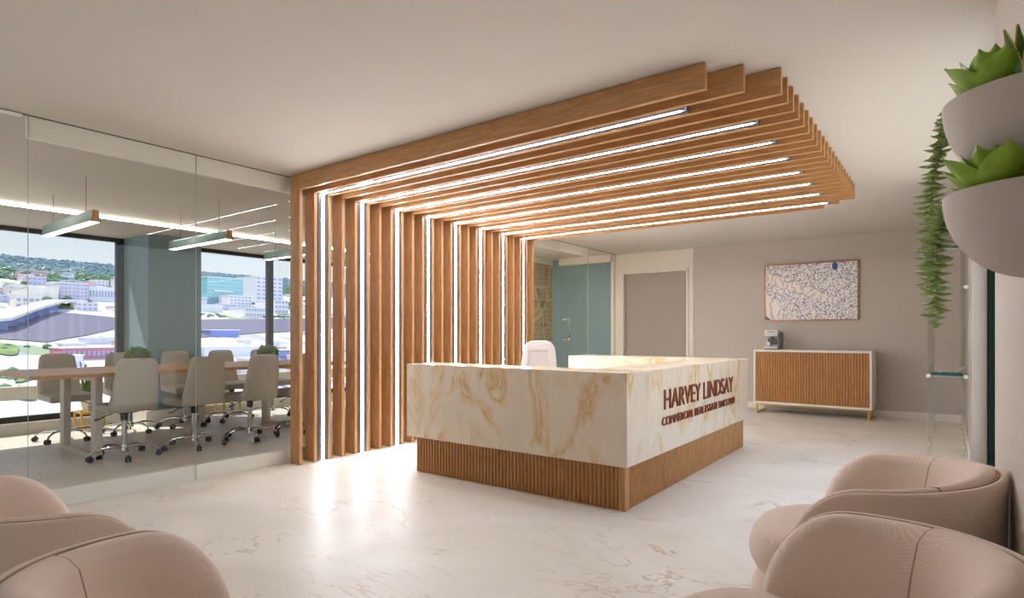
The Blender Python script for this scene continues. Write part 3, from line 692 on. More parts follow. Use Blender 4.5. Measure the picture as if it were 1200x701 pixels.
def plant_stand(loc, label):
    t = thing('plant_stand', label, 'plant stand', loc, 0, 'yellow plant stands under the windows')
    bm = bmesh.new()
    for x in (-.12, .12):
        for y in (-.12, .12): bm_box(bm, x-.01, x+.01, y-.01, y+.01, 0, .24)
    for s in (-.12, .12):
        bm_box(bm, -.11, .11, s-.008, s+.008, .02, .04); bm_box(bm, s-.008, s+.008, -.11, .11, .02, .04); bm_box(bm, -.11, .11, s-.008, s+.008, .22, .24); bm_box(bm, s-.008, s+.008, -.11, .11, .22, .24)
    obj('stand_frame', bm, M['yellow'], t, smooth=False)
    obj('shelf_board', box(-.109, .109, -.109, .109, .205, .219), M['yellow'], t, smooth=False)
def snake_plant(loc, label, h=.46):
    t = thing('snake_plant', label, 'potted plant', loc, 0, 'tall-leaved plants under the windows')
    bm = bmesh.new(); bm_lathe(bm, [(0, 0), (.07, 0), (.095, .15), (.10, .16), (.09, .16), (.085, .13), (0, .13)], 28); obj('pot', bm, M['lacquer'], t)
    bm = bmesh.new()
    for i in range(11):
        a = i*2.4; r = .015+.005*i; ln = h*random.uniform(.7, 1.05); tl = random.uniform(.05, .2); w0 = .028
        prev = None
        for j in range(7):
            f = j/6; c = Vector((math.cos(a)*(r+tl*ln*f*f), math.sin(a)*(r+tl*ln*f*f), .13+ln*f)); wd = w0*math.sin(PI*min(.98, .25+.75*f))+.001
            sd = Vector((-math.sin(a), math.cos(a), 0))*wd; n = Vector((math.cos(a), math.sin(a), 0))*.006
            row = [bm.verts.new(c-sd), bm.verts.new(c-n), bm.verts.new(c+sd), bm.verts.new(c+n)]
            if prev:
                for k in range(4): bm.faces.new((prev[k], prev[(k+1) % 4], row[(k+1) % 4], row[k]))
            prev = row
    obj('leaves', bm, M['snake'], t)
plant_stand((-8.62, 2.76, 0), 'yellow metal plant stand under the left window')
snake_plant((-8.62, 2.76, .2405), 'upright leafy plant in white pot on the stand under left window')
plant_stand((-8.62, 4.52, 0), 'yellow metal plant stand right of the teal column')
snake_plant((-8.62, 4.52, .2405), 'upright leafy plant in white pot right of the teal column')

# ------------------------------------------------------------------ sideboard, coffee machine, picture
sb = thing('sideboard', 'white sideboard with fluted oak doors and brass legs', 'sideboard', (-1.61, 9.60, 0))
hx = .77; y0, y1 = -.25, .33
bm = bmesh.new(); z0, z1 = .152, .958
bm_box(bm, -hx, hx, y0, y1, z1-.03, z1, .003); bm_box(bm, -hx, hx, y0, y1, z0, z0+.03, .003)
bm_box(bm, -hx, -hx+.03, y0, y1, z0+.0305, z1-.0305, .002); bm_box(bm, hx-.03, hx, y0, y1, z0+.0305, z1-.0305, .002); bm_box(bm, -hx+.03, hx-.03, y1-.02, y1, z0+.03, z1-.03)
obj('cabinet_body', bm, M['lacquer'], sb)
for s in (-1, 1):
    bm = bmesh.new(); xa, xb = (-hx+.033, -.002) if s < 0 else (.002, hx-.033)
    bm_box(bm, xa, xb, y0+.02, y0+.04, z0+.034, z1-.034); flutes(bm, xa, xb, y0+.0205, z0+.034, z1-.034, .0335, .0125, 0, -1)
    obj('door', bm, M['oak_flute'], sb)
for s in (-1, 1):
    bm = bmesh.new(); x = s*(hx-.04)
    bm_box(bm, x-.014, x+.014, y0+.02, y0+.048, 0, .151, .002); bm_box(bm, x-.014, x+.014, y1-.06, y1-.032, 0, .151, .002); bm_box(bm, x-.014, x+.014, y0+.0485, y1-.0605, 0, .02, .002)
    obj('leg_frame', bm, M['brass'], sb)
obj('rail', box(-hx+.05, hx-.05, y0+.02, y0+.045, .125, .1515, .002), M['brass'], sb)

cm = thing('coffee_machine', 'small silver coffee machine on the left end of the sideboard', 'coffee machine', (-2.165, 9.62, .958))
bm = bmesh.new(); bm_box(bm, -.10, .10, -.14, .14, .004, .055, .018, 3); bm_box(bm, -.085, .085, .0, .13, .054, .20, .015, 3); bm_box(bm, -.10, .10, -.12, .14, .195, .30, .022, 3)
obj('housing', bm, M['machine'], cm)
obj('drip_tray', box(-.095, .095, -.15, -.0, .0, .0035), M['machine_dark'], cm, smooth=False)
bm = bmesh.new(); bm_box(bm, -.06, .06, -.124, -.118, .262, .272); obj('slot', bm, M['machine_dark'], cm)
bm = bmesh.new(); bm_cyl(bm, (0, -.06, .165), (0, -.06, .197), .022, .026, 14); obj('spout', bm, M['machine_dark'], cm)
obj('brew_panel', box(-.07, .07, -.02, -.001, .075, .17, .004), M['machine_dark'], cm)
bm = bmesh.new(); bm_cyl(bm, (-.045, -.075, .055), (-.045, -.075, .115), .024, .03, 16); 
obj('cup', bm, M['lacquer'], cm)
obj('water_tank', box(.102, .125, -.02, .13, .01, .26, .008), M['machine_dark'], cm)

pc = thing('framed_picture', 'bright aerial city photograph in thin copper frame above the sideboard', 'picture', (-1.713, YB-.02, 1.842))
bm = bmesh.new(); w2, h2 = .65, .4425
bm_box(bm, -w2, w2, -.018, .019, h2-.016, h2, .002); bm_box(bm, -w2, w2, -.018, .019, -h2, -h2+.016, .002); bm_box(bm, -w2, -w2+.016, -.018, .019, -h2+.0165, h2-.0165, .002); bm_box(bm, w2-.016, w2, -.018, .019, -h2+.0165, h2-.0165, .002)
obj('frame', bm, M['copper_frame'], pc)
obj('print', box(-w2+.0165, w2-.0165, -.008, .012, -h2+.0165, h2-.0165), M['aerial'], pc, smooth=False)

# ------------------------------------------------------------------ acrylic shelf unit at the right wall
sh = thing('acrylic_shelf_unit', 'tall clear acrylic shelving standing against the right wall', 'shelf unit', (0, 0, 0))
ys = [6.78, 7.55, 8.25, 9.2]
for y in ys:
    for x in (-.155, .125):
        bm = bmesh.new(); bm_box(bm, x-.016, x+.016, y-.016, y+.016, .0, 2.45, .002); o = obj('post', bm, M['acrylic'], sh)
        bm = bmesh.new(); bm_sphere(bm, (x, y-.022, .045), .013, 2); obj('foot_stud', bm, M['lacquer'], o)
for z in (.80, 1.62, 1.98, 2.42):
    o = obj('shelf', box(-.138, .108, 6.78, 9.2, z, z+.008), M['acrylic'], sh, smooth=False)
    obj('shelf_edge', box(-.138, .108, 6.772, 6.779, z, z+.008), M['glassedge_pale'], o, smooth=False)
    for x in (-.155, .125): bm = bmesh.new(); bm_cyl(bm, (x, 6.755, z+.004), (x, 6.763, z+.004), .018, .018, 14); obj('bolt_cap', bm, M['lacquer'], o)
def book(loc, rz, label, size=(.24, .17, .024), tilt=0, mat='book'):
    t = thing('book', label, 'book', loc, rz, 'teal books on the acrylic shelves'); t.rotation_euler = (0, tilt, rz)
    a, b, h = size
    bm = bmesh.new(); bm_box(bm, -a/2, a/2, -b/2, b/2, 0, .003); bm_box(bm, -a/2, a/2, -b/2, b/2, h-.003, h); bm_box(bm, -a/2, a/2, -b/2, -b/2+.003, .003, h-.003)
    obj('cover', bm, M[mat], t, smooth=False); obj('pages', box(-a/2+.004, a/2-.004, -b/2+.0035, b/2-.004, .0032, h-.0032), M['paper'], t, smooth=False)
book((-.015, 6.9, .8085), 0, 'dark teal book lying flat on the lowest acrylic shelf')
book((-.015, 6.9, 1.989), 0.0, 'dark book lying on the shelf just under the bowl')
book((-.01, 7.2, 1.6285), .2, 'thin teal book lying on the second acrylic shelf')
bm = bmesh.new(); bm_box(bm, -.10, .09, -.003, .003, -.003, .003)
t = thing('open_magazine', 'thin green open magazine leaning over the lowest shelf', 'magazine', (.02, 7.05, .8085))
bm = bmesh.new(); bm_prism(bm, [(-.0, 0), (.10, .075), (.104, .071), (.008, 0)], 1, -.1, .1); obj('cover', bm, M['glassedge_pale'], t, smooth=False)
bm = bmesh.new(); bm_prism(bm, [(-.01, .001), (-.10, .03), (-.10, .026), (-.02, .0)], 1, -.1, .1); obj('pages', bm, M['paper'], t, smooth=False)

# ------------------------------------------------------------------ hanging bowls and succulents on the right wall
def succulent(bm, c, n, L0, W0, tilt0, seed, z_up=.0):
    rnd = random.Random(seed)
    for i in range(n):
        a = i*2.39996+rnd.uniform(-.1, .1); f = i/(n-1); ln = L0*(1-.35*f)*rnd.uniform(.9, 1.08); el = tilt0+(R(78)-tilt0)*f**1.1; w = W0*(1-.25*f)
        d = Vector((math.cos(a)*math.cos(el), math.sin(a)*math.cos(el), math.sin(el))); s = Vector((-math.sin(a), math.cos(a), 0)); n_ = s.cross(d).normalized()
        if n_.z < 0: n_ = -n_
        rows = []; K = 12
        for j in range(K+1):
            q = j/K
            wd = w*(math.sin(PI*min(1, (q*.86+.14))**.9)**.7 if q < .80 else 0)
            if q >= .80:
                w80 = w*math.sin(PI*min(1, (.80*.86+.14))**.9)**.7; g = (q-.80)/.20; wd = w80*(1-g)**1.6+.0015
            th = .3*wd+.002
            p = Vector(c)+d*ln*q+n_*(ln*.16*q*q)
            rows.append([bm.verts.new(p-s*wd+n_*wd*.28), bm.verts.new(p-s*wd*.5-n_*th*.4), bm.verts.new(p-n_*th), bm.verts.new(p+s*wd*.5-n_*th*.4), bm.verts.new(p+s*wd+n_*wd*.28), bm.verts.new(p+s*wd*.4+n_*th*.35), bm.verts.new(p-s*wd*.4+n_*th*.35)])
        for j in range(K):
            for k in range(7): bm.faces.new((rows[j][k], rows[j][(k+1) % 7], rows[j+1][(k+1) % 7], rows[j+1][k]))
        bm.faces.new(rows[0]); bm.faces.new(rows[-1])
BX, BY, BR = XR-.0, 1.89, .185
def bowl(z, label):
    t = thing('wall_planter', label, 'planter bowl', (BX, BY, z), 0, 'half-bowl planters on the right wall')
    prof = [(BR*math.sin(a), -BR*math.cos(a)*1.14) for a in [R(x) for x in range(2, 91, 4)]]
    prof = prof+[(BR, 0), (BR-.006, .003), (BR-.013, 0), (BR-.02, -.03), (.002, -.035)]
    bm = bmesh.new(); bm_lathe(bm, prof, 40, a0=R(90), a1=R(270))
    bm_box(bm, -.003, 0.0, -BR, BR, -.03, -.0)
    obj('bowl', bm, M['bowl'], t)
    bm = bmesh.new(); bm_lathe(bm, [(.003, -.018), (BR-.02, -.018), (BR-.021, -.03), (.003, -.03)], 24, a0=R(92), a1=R(268)); obj('soil', bm, M['soil'], t)
    return t
bowl(1.775, 'upper white half-round bowl planter on the right wall')
bowl(1.545, 'lower white half-round bowl planter on the right wall')
for z, lab, sd in ((1.775, 'bright green pointed-leaf succulent rosette in the upper bowl', 3), (1.545, 'bright green pointed-leaf succulent rosette in the lower bowl', 5)):
    t = thing('succulent', lab, 'succulent', (BX-.08, BY-.085, z-.012), 0, 'green rosettes in the wall bowls')
    bm = bmesh.new(); succulent(bm, (0, 0, .0), 20, .15, .046, R(22), sd)
    for v in bm.verts: v.co.x = min(v.co.x, .076)
    obj('leaves', bm, M['succ'], t, ang=50)
    t2 = None
t = thing('succulent', 'bright green pointed-leaf rosette nearest the far rim of the upper bowl', 'succulent', (BX-.08, BY+.075, 1.765), 0, 'green rosettes in the wall bowls')
bm = bmesh.new(); succulent(bm, (0, 0, 0), 14, .13, .045, R(20), 8)
for v in bm.verts: v.co.x = min(v.co.x, .076)
obj('leaves', bm, M['succ'], t, ang=50)
t = thing('succulent', 'bright green pointed-leaf rosette nearest the far rim of the lower bowl', 'succulent', (BX-.08, BY+.075, 1.535), 0, 'green rosettes in the wall bowls')
bm = bmesh.new(); succulent(bm, (0, 0, 0), 14, .13, .045, R(20), 11)
for v in bm.verts: v.co.x = min(v.co.x, .076)
obj('leaves', bm, M['succ'], t, ang=50)
t = thing('spiky_plant', 'dark green spiky plant behind the rosettes of the upper bowl', 'succulent', (BX-.04, BY-.0, 1.757))
bm = bmesh.new(); succulent(bm, (0, 0, .0), 26, .15, .011, R(35), 4)
for v in bm.verts: v.co.x = min(v.co.x, .036)
obj('leaves', bm, M['darkplant'], t)
t = thing('sansevieria', 'yellow-edged upright leaves at the right edge of the upper bowl', 'succulent', (BX-.03, BY-.15, 1.757))
for k in range(4):
    a = k*1.7; bm = bmesh.new(); be = bmesh.new(); prev = None; pe = None
    for j in range(9):
        f = j/8; c = Vector((math.cos(a)*(.01+.02*f)-.01*f, math.sin(a)*(.01+.02*f), .17*f*(1-.12*k))); wd = .016*math.sin(PI*min(.985, .3+.7*f))+.0005
        sd = Vector((-math.sin(a+.4), math.cos(a+.4), 0)); n = Vector((math.cos(a+.4), math.sin(a+.4), 0))*.003
        row = [bm.verts.new(c-sd*wd), bm.verts.new(c-n), bm.verts.new(c+sd*wd), bm.verts.new(c+n)]
        if prev:
            for q in range(4): bm.faces.new((prev[q], prev[(q+1) % 4], row[(q+1) % 4], row[q]))
        prev = row
        for sg in (-1, 1): pass
    o = obj('leaf', bm, M['snake'], t)
    for sg in (-1, 1):
        pts = []
        for j in range(9):
            f = j/8; c = Vector((math.cos(a)*(.01+.02*f)-.01*f, math.sin(a)*(.01+.02*f), .17*f*(1-.12*k))); wd = .016*math.sin(PI*min(.985, .3+.7*f))+.0005
            pts.append(c+Vector((-math.sin(a+.4), math.cos(a+.4), 0))*wd*sg)
        bm_tube(be, pts, .0018, 5)
    obj('leaf_margin', be, M['snake_edge'], o)

def trailing(start, mid, end, label, nleaf, r0, r1, seed):
    rnd = random.Random(seed)
    t = thing('trailing_succulent', label, 'trailing plant', (0, 0, 0), 0, 'trailing strands hanging from the bowls')
    s, m, e = Vector(start), Vector(mid), Vector(end); pts = []
    over = s+Vector((-.012, .0, .012))
    for i in range(31):
        f = i/30; pts.append(s*(1-f)**2+m*2*f*(1-f)+e*f*f+Vector((.004*math.sin(f*9), .004*math.cos(f*7), 0)))
    bm = bmesh.new(); bm_tube(bm, [s+Vector((.03, -.01, -.006)), s+Vector((.012, -.004, .006))]+pts, .0035, 8); obj('stem', bm, M['trailstem'], t)
    bm = bmesh.new()
    for i in range(nleaf):
        f = (i+.5)/nleaf; x = f*30; k = min(29, int(x)); p = pts[k].lerp(pts[k+1], x-k)
        a = i*2.39996; rad = (r0+(r1-r0)*min(1, f*1.6))*(1 if f < .88 else .45+.55*(1-f)/.12)*rnd.uniform(.8, 1.1)
        d = Vector((math.cos(a), math.sin(a), -.25+rnd.uniform(-.35, .25))).normalized(); sd = d.cross(Vector((0, 0, 1))).normalized(); n = sd.cross(d).normalized()
        prev = None
        for j in range(6):
            g = j/5; wd = .0105*math.sin(PI*min(.97, .2+.8*g))*(rad/.045)**.5+.0003; th = wd*.5
            c = p+d*rad*g+Vector((0, 0, 1))*(.008*g*g)
            row = [bm.verts.new(c-sd*wd), bm.verts.new(c-n*th), bm.verts.new(c+sd*wd), bm.verts.new(c+n*th)]
            if prev:
                for q in range(4): bm.faces.new((prev[q], prev[(q+1) % 4], row[(q+1) % 4], row[q]))
            prev = row
        bm.faces.new(prev)
    obj('leaves', bm, M['trail'], t, ang=50)
# leftmost tangent of the bowl seen from the lobby
trailing((-.005, 2.0, 1.812), (-.035, 2.03, 1.70), (-.055, 2.02, 1.30), 'long trailing green strand hanging from the rim of the upper bowl', 140, .028, .044, 1)
trailing((-.010, 1.96, 1.548), (-.030, 1.95, 1.48), (-.032, 1.93, 1.215), 'shorter trailing green strand hanging from the rim of the lower bowl', 100, .028, .046, 2)

# ------------------------------------------------------------------ barrel armchairs
def armchair(label, loc, rz):
    t = thing('barrel_armchair', label, 'armchair', loc, rz, 'blush barrel armchairs')
    RO = .42; AX = .115
    arc = PI*RO; arm = AX+.10
    def path(s, off):
        """s from 0 (tip of +y arm) to 1 (tip of -y arm); off inward. returns point and outward normal (xy)"""
        Ltot = 2*arm+arc; d = s*Ltot
        if d < arm: x = arm-d; k = max(0, (x-.05)/arm); n = Vector((0, 1)); p = Vector((x, RO-.05*k*k)); n = Vector((.18*k, 1)).normalized()
        elif d > arm+arc: x = d-arm-arc; k = max(0, (x-.05)/arm); p = Vector((x, -RO+.05*k*k)); n = Vector((.18*k, -1)).normalized()
        else:
            a = PI/2+(d-arm)/RO; n = Vector((math.cos(a), math.sin(a))); p = n*RO
        return p-n*off, n, d
    Ltot = 2*arm+arc
    def top(s):
        d = s*Ltot; e = min(d, Ltot-d); z = .665+.065*min(1, e/(Ltot/2))**.8
        if e < .25: k = 1-e/.25; z = .33+(z-.33)*math.sqrt(max(0, 1-k**2.2))
        return z
    def sweep(s0, s1, n, prof, cap=.35):
        bm = bmesh.new(); rings = []
        for i in range(n+1):
            s = s0+(s1-s0)*i/n; zt = top(s); ring = []
            for off, kind, val in prof:
                z = zt+val if kind == 't' else val
                if kind == 'm': z = .30+(zt-.30)*val
                p, nn, _ = path(s, off); ring.append(bm.verts.new((p.x, p.y, z)))
            rings.append(ring)
        m = len(prof)
        for i in range(n):
            for k in range(m): bm.faces.new((rings[i][k], rings[i][(k+1) % m], rings[i+1][(k+1) % m], rings[i+1][k]))
        bm.faces.new(rings[0]); bm.faces.new(rings[-1][::-1]); return bm
    shell = [(.075, 'z', .115), (.035, 'z', .14), (.012, 'z', .22), (.003, 'm', .2), (0, 'm', .75), (0, 't', -.012), (.006, 't', -.002), (.018, 't', -.002), (.024, 't', -.012), (.026, 'm', .6), (.03, 'z', .22), (.05, 'z', .16), (.08, 'z', .135)]
    obj('shell', sweep(0, 1, 64, shell), M['fabric'], t, ang=80)
    bm = bmesh.new(); pts = []
    for i in range(61):
        s = .03+.94*i/60; p, nn, _ = path(s, .0265); pts.append((p.x, p.y, top(s)-.004))
    bm_tube(bm, pts, .003, 6); obj('rim_piping', bm, M['seam'], t)
    pad = [(.030, 'z', .30), (.030, 'm', .5), (.0285, 't', -.036), (.034, 't', -.008), (.052, 't', .002), (.080, 't', -.004), (.106, 't', -.030), (.128, 'm', .72), (.150, 'm', .40), (.160, 'z', .31)]
    segs = [(.012, .283, 'arm_pad'), (.286, .714, 'back_cushion'), (.717, .988, 'arm_pad')]
    for a, b, nm in segs:
        bm = sweep(a, b, 22 if nm == 'arm_pad' else 30, pad)
        if nm == 'back_cushion':
            for v in bm.verts:
                r = math.hypot(v.co.x, v.co.y)
                if v.co.z > .4: v.co.z += .012*max(0, 1-abs(math.atan2(v.co.y, -v.co.x))/1.2)
        obj(nm, bm, M['fabric'], t, ang=80)
    for s in (.2845, .7155):
        bm = bmesh.new(); pts = []
        for off, kind, val in pad[2:]:
            z = top(s)+val if kind == 't' else (val if kind == 'z' else .30+(top(s)-.30)*val); p, nn, _ = path(s, off-.0015); pts.append((p.x, p.y, z))
        bm_tube(bm, pts, .0035, 6); obj('seam_piping', bm, M['seam'], t)
    # seat cushion with rounded front
    poly = []
    for i in range(25):
        a = -PI/2+PI*i/24; poly.append((.18+.235*math.cos(a)*.95, .335*math.sin(a) if abs(math.sin(a)) < 2 else 0))
    poly = [(x, y) for x, y in poly]+[(-.16, .24), (-.22, 0), (-.16, -.24)]
    def cushion(zl, zh, sc, rnd):
        bm = bmesh.new(); rows = []
        for f, z in ((.0, zl), (.93, zl), (1.0, zl+rnd), (1.015, (zl+zh)/2), (1.0, zh-rnd), (.93, zh-.004), (.75, zh), (0, zh+.004)):
            if f == 0: rows.append([bm.verts.new((.05, 0, z))]); continue
            rows.append([bm.verts.new((.05+(x-.05)*f*sc, y*f*sc, z)) for x, y in poly])
        n = len(poly)
        for i in range(len(rows)-1):
            A, B = rows[i], rows[i+1]
            for k in range(n):
                if len(A) == 1: bm.faces.new((A[0], B[(k+1) % n], B[k]))
                elif len(B) == 1: bm.faces.new((A[k], A[(k+1) % n], B[0]))
                else: bm.faces.new((A[k], A[(k+1) % n], B[(k+1) % n], B[k]))
        return bm
    obj('seat_cushion', cushion(.262, .455, 1.0, .07), M['fabric'], t, subd=1)
    obj('seat_base', cushion(.125, .258, .97, .04), M['fabric'], t, subd=1)
    bm = bmesh.new(); bm_lathe(bm, [(0, 0), (.24, 0), (.24, .018), (.05, .026), (.04, .124), (0, .124)], 32); obj('swivel_foot', bm, M['darkframe'], t)
    return t
a0 = armchair('blush armchair nearest the lower right corner', (-.258, 1.535, 0), PI)
dup(a0, (-.258, 2.60, 0), PI+.0, 'blush armchair farther back along the right wall')
dup(a0, (-1.295, .67, 0), PI/2, 'blush armchair nearest the lower left corner')
dup(a0, (-2.36, .63, 0), PI/2, 'blush armchair at the left photo edge nearer the glass wall')

# ------------------------------------------------------------------ the city outside (hillside rising away from the window)
def gz(x): return -77.8+.1435*(-x)
def city_ground():
    m, nt, b = newmat('city_ground'); N = nt.nodes; L = nt.links
    tc = N.new('ShaderNodeTexCoord'); mp = N.new('ShaderNodeMapping'); L.new(tc.outputs['Object'], mp.inputs['Vector']); mp.inputs['Scale'].default_value = (.02, .07, .0)
    v = N.new('ShaderNodeTexVoronoi'); v.inputs['Scale'].default_value = 1.0; L.new(mp.outputs['Vector'], v.inputs['Vector'])
    sx = N.new('ShaderNodeSeparateXYZ'); L.new(v.outputs['Color'], sx.inputs[0]); cr = N.new('ShaderNodeValToRGB'); L.new(sx.outputs[0], cr.inputs['Fac']); cr.color_ramp.interpolation = 'CONSTANT'
    e = cr.color_ramp.elements; e[0].position = 0; e[0].color = lin((222, 218, 222)); e[1].position = .3; e[1].color = lin((198, 192, 206))
    for p, c in ((.45, (228, 222, 222)), (.62, (150, 162, 132)), (.7, (214, 206, 206)), (.84, (174, 168, 190)), (.92, (212, 190, 192))):
        x = e.new(p); x.color = lin(c)
    L.new(cr.outputs['Color'], b.inputs['Base Color']); b.inputs['Roughness'].default_value = .95
    return m
CM = {'lav': simple('lavender_concrete', (196, 188, 206), .8), 'cream': simple('cream_concrete', (226, 216, 208), .8), 'white': simple('white_render', (214, 212, 218), .8), 'pink': simple('pink_render', (220, 176, 176), .8),
      'red': simple('red_brick', (186, 118, 134), .8), 'teal': simple('teal_curtain_wall', (120, 186, 188), .15, .2), 'blue': simple('blue_cladding', (112, 128, 190), .5), 'win': simple('city_window', (158, 158, 180), .4),
      'roof': simple('pale_roof', (224, 221, 222), .8), 'road': simple('road_concrete', (222, 216, 214), .9), 'grass': simple('city_grass', (132, 156, 88), .9, var=.3, bscale=.05), 'water': simple('river_water', (118, 110, 128), .6, spec=.2),
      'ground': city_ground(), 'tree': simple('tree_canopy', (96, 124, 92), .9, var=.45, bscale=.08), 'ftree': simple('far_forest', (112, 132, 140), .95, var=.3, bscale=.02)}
def quad_strip(bm, pa, pb, off, x_off=0):
    A = [bm.verts.new((x, y, gz(x)+off)) for x, y in pa]; B = [bm.verts.new((x, y, gz(x)+off)) for x, y in pb]
    for i in range(len(A)-1): bm.faces.new((A[i], A[i+1], B[i+1], B[i]))
bm = bmesh.new(); A = [(-150, -400), (-150, 500)]; 
quad_strip(bm, [(-150, -900), (-1900, -900)], [(-150, 2600), (-1900, 2600)], 0)
g = struct('ground_terrain', bm, CM['ground']); g.name = 'ground'; cat_s(g, 'pale city ground rising gently away beyond the windows', 'ground')
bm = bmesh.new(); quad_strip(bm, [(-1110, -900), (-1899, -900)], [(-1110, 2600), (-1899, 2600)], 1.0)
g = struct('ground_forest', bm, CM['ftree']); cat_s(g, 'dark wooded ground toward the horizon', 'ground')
near_bank = [(-420, -500), (-498.8, 40), (-522, 114.9), (-513.5, 126.7), (-504.9, 136.4), (-520.1, 150.7), (-536.7, 169.2), (-576.2, 204.7), (-530, 222.5), (-524.4, 254.3), (-550.5, 316.9), (-563.3, 367.8), (-594, 451.8), (-700, 1200)]
far_bank = [(-440, -500), (-534.7, 60), (-577.6, 127.1), (-625.8, 154.5), (-694.4, 194.3), (-685, 205), (-672.9, 219.2), (-655.5, 232.9), (-656.8, 260), (-654.8, 290), (-654.8, 317.5), (-681.6, 445), (-716.4, 545), (-830, 1200)]
bm = bmesh.new(); quad_strip(bm, near_bank, far_bank, .6); g = struct('ground_river', bm, CM['water']); g.name = 'ground_water'; cat_s(g, 'grey-violet river crossing the city', 'river')
def ribbon(pts, w, off):
    bm = bmesh.new(); a, b = [], []
    for i, p in enumerate(pts):
        q = Vector(pts[min(i+1, len(pts)-1)])-Vector(pts[max(i-1, 0)]); n = Vector((-q.y, q.x)).normalized()*w/2
        a.append((p[0]+n.x, p[1]+n.y)); b.append((p[0]-n.x, p[1]-n.y))
    quad_strip(bm, a, b, off); return bm
def park(cx, cy, rx, ry, lab):
    bm = bmesh.new(); c = bm.verts.new((cx, cy, gz(cx)+.9)); ring = []
    for k in range(28):
        a = 2*PI*k/28; f = 1+.15*math.sin(3*a+cx); x, y = cx+rx*f*math.cos(a), cy+ry*f*math.sin(a); ring.append(bm.verts.new((x, y, gz(x)+.9)))
    for k in range(28): bm.faces.new((c, ring[k], ring[(k+1) % 28]))
    o = obj('lawn', bm, CM['grass'], None, smooth=False); tag(o, lab, 'lawn', None, 'stuff')
park(-752, 218, 26, 22, 'green lawn on the far river bank at the bridge head')
park(-482, 106, 24, 9, 'green verge on the near bank left of the white pane joint')
park(-392, 92, 17, 5.5, 'green slope low in the left window')
park(-345, 84, 9, 5, 'grassy strip seen under the white window rail')
o = obj('road', ribbon([(-330, 60), (-363.8, 83), (-396.7, 88), (-417.1, 84), (-437.5, 70), (-470, 20)], 7, 1.4), CM['road'], None, smooth=False); tag(o, 'pale curving road low in the left window', 'road')
# bridge
br = thing('road_bridge', 'long pale highway bridge with blue piers over the river', 'bridge', (0, 0, 0))
pts = [(-470, 20), (-520, 70), (-545, 101.3), (-568, 124.1), (-637.4, 157.3), (-708.3, 194.8), (-760, 225), (-830, 262)]
bm = bmesh.new(); a, b, c, d_ = [], [], [], []
fine = []
for i in range(len(pts)-1):
    for k in range(6):
        f = k/6; fine.append((pts[i][0]*(1-f)+pts[i+1][0]*f, pts[i][1]*(1-f)+pts[i+1][1]*f))
fine.append(pts[-1])
rows = []
for i, p in enumerate(fine):
    q = Vector(fine[min(i+1, len(fine)-1)])-Vector(fine[max(i-1, 0)]); n = Vector((-q.y, q.x)).normalized()*8
    z = gz(p[0])+8.5 if p[0] > -720 else gz(p[0])+8.5*max(.12, 1-(-720-p[0])/100)
    rows.append([bm.verts.new((p[0]+n.x, p[1]+n.y, z+1)), bm.verts.new((p[0]-n.x, p[1]-n.y, z+1)), bm.verts.new((p[0]-n.x, p[1]-n.y, z-1.2)), bm.verts.new((p[0]+n.x, p[1]+n.y, z-1.2))])
for i in range(len(rows)-1):
    for k in range(4): bm.faces.new((rows[i][k], rows[i][(k+1) % 4], rows[i+1][(k+1) % 4], rows[i+1][k]))
obj('deck', bm, CM['road'], br, smooth=False)
for i in range(2, len(fine)-12, 2):
    p = fine[i]; bm = bmesh.new(); bm_box(bm, p[0]-2, p[0]+2, p[1]-5, p[1]+5, gz(p[0]), gz(p[0])+7.4); obj('pier', bm, CM['blue'], br, smooth=False)  # piers in one even blue

def building(name, x, y0, y1, z, h, dep, mat, label, group=None, rows=0, cols=0, roof=True):
    t = thing(name, label, 'building', (x, (y0+y1)/2, z-1), 0, group); hw = (y1-y0)/2; h += 1
    obj('walls', box(-dep, 0, -hw, hw, 0, h), CM[mat], t, smooth=False)
    if roof: obj('roof', box(-dep-.5, .5, -hw-.5, hw+.5, h, h+.8), CM['roof'], t, smooth=False)
    if rows:
        bm = bmesh.new()
        for r in range(rows):
            z0 = 1+(h-1)*(r+.3)/rows; z1 = 1+(h-1)*(r+.75)/rows
            for c in range(cols):
                ya = -hw+2*hw*(c+.2)/cols; yb = -hw+2*hw*(c+.8)/cols; bm_box(bm, 0, .3, ya, yb, z0, z1)
        obj('windows', bm, CM['win'], t, smooth=False)
    return t
building('office_block', -811.4, 231.1, 258.3, 38.6, 20.7, 50, 'lav', 'big square lavender-grey block behind the left window', rows=5, cols=7)
building('long_building', -808.2, 200.9, 229.3, 38.2, 14.2, 60, 'cream', 'low cream building left of the lavender-grey block')
building('long_building', -824.6, 263.4, 292.1, 40.5, 16.6, 60, 'white', 'white building right of the lavender-grey block', rows=1, cols=9)
building('house', -1095.5, 261.4, 280.5, 79.4, 8.8, 90, 'pink', 'pink building at the tree line in the left window')
building('house', -1049.3, 335.2, 344.1, 72.8, 7.8, 60, 'pink', 'small pink building above the long white one')
building('warehouse', -437.5, 125.5, 157.0, -15.0, 7.0, 22, 'red', 'long pink-red brick building low beside the river', rows=1, cols=12)
building('warehouse', -498.3, 157.1, 182, -6.3, 4.0, 14, 'white', 'white quay shed behind the pink-red brick building')
tt = building('glass_tower', -844.3, 413.0, 465.8, 43.4, 38.4, 50, 'teal', 'teal glass tower in the window right of the column', rows=7, cols=10)
obj('entrance_canopy', box(.5, 3, -18, 10, 19, 21), CM['roof'], tt, smooth=False)
building('office_block', -1047.0, 576.0, 590.9, 72.4, 19.0, 50, 'blue', 'narrow blue-violet tower right of the teal glass tower')
building('office_block', -802.1, 422.8, 455.2, 37.3, 16.8, 30, 'white', 'white gridded office in front of the teal glass tower', rows=4, cols=6)
building('office_block', -874.4, 503.3, 549.1, 47.7, 43.7, 60, 'white', 'tall white slab tower left of the window mullion', rows=7, cols=5)
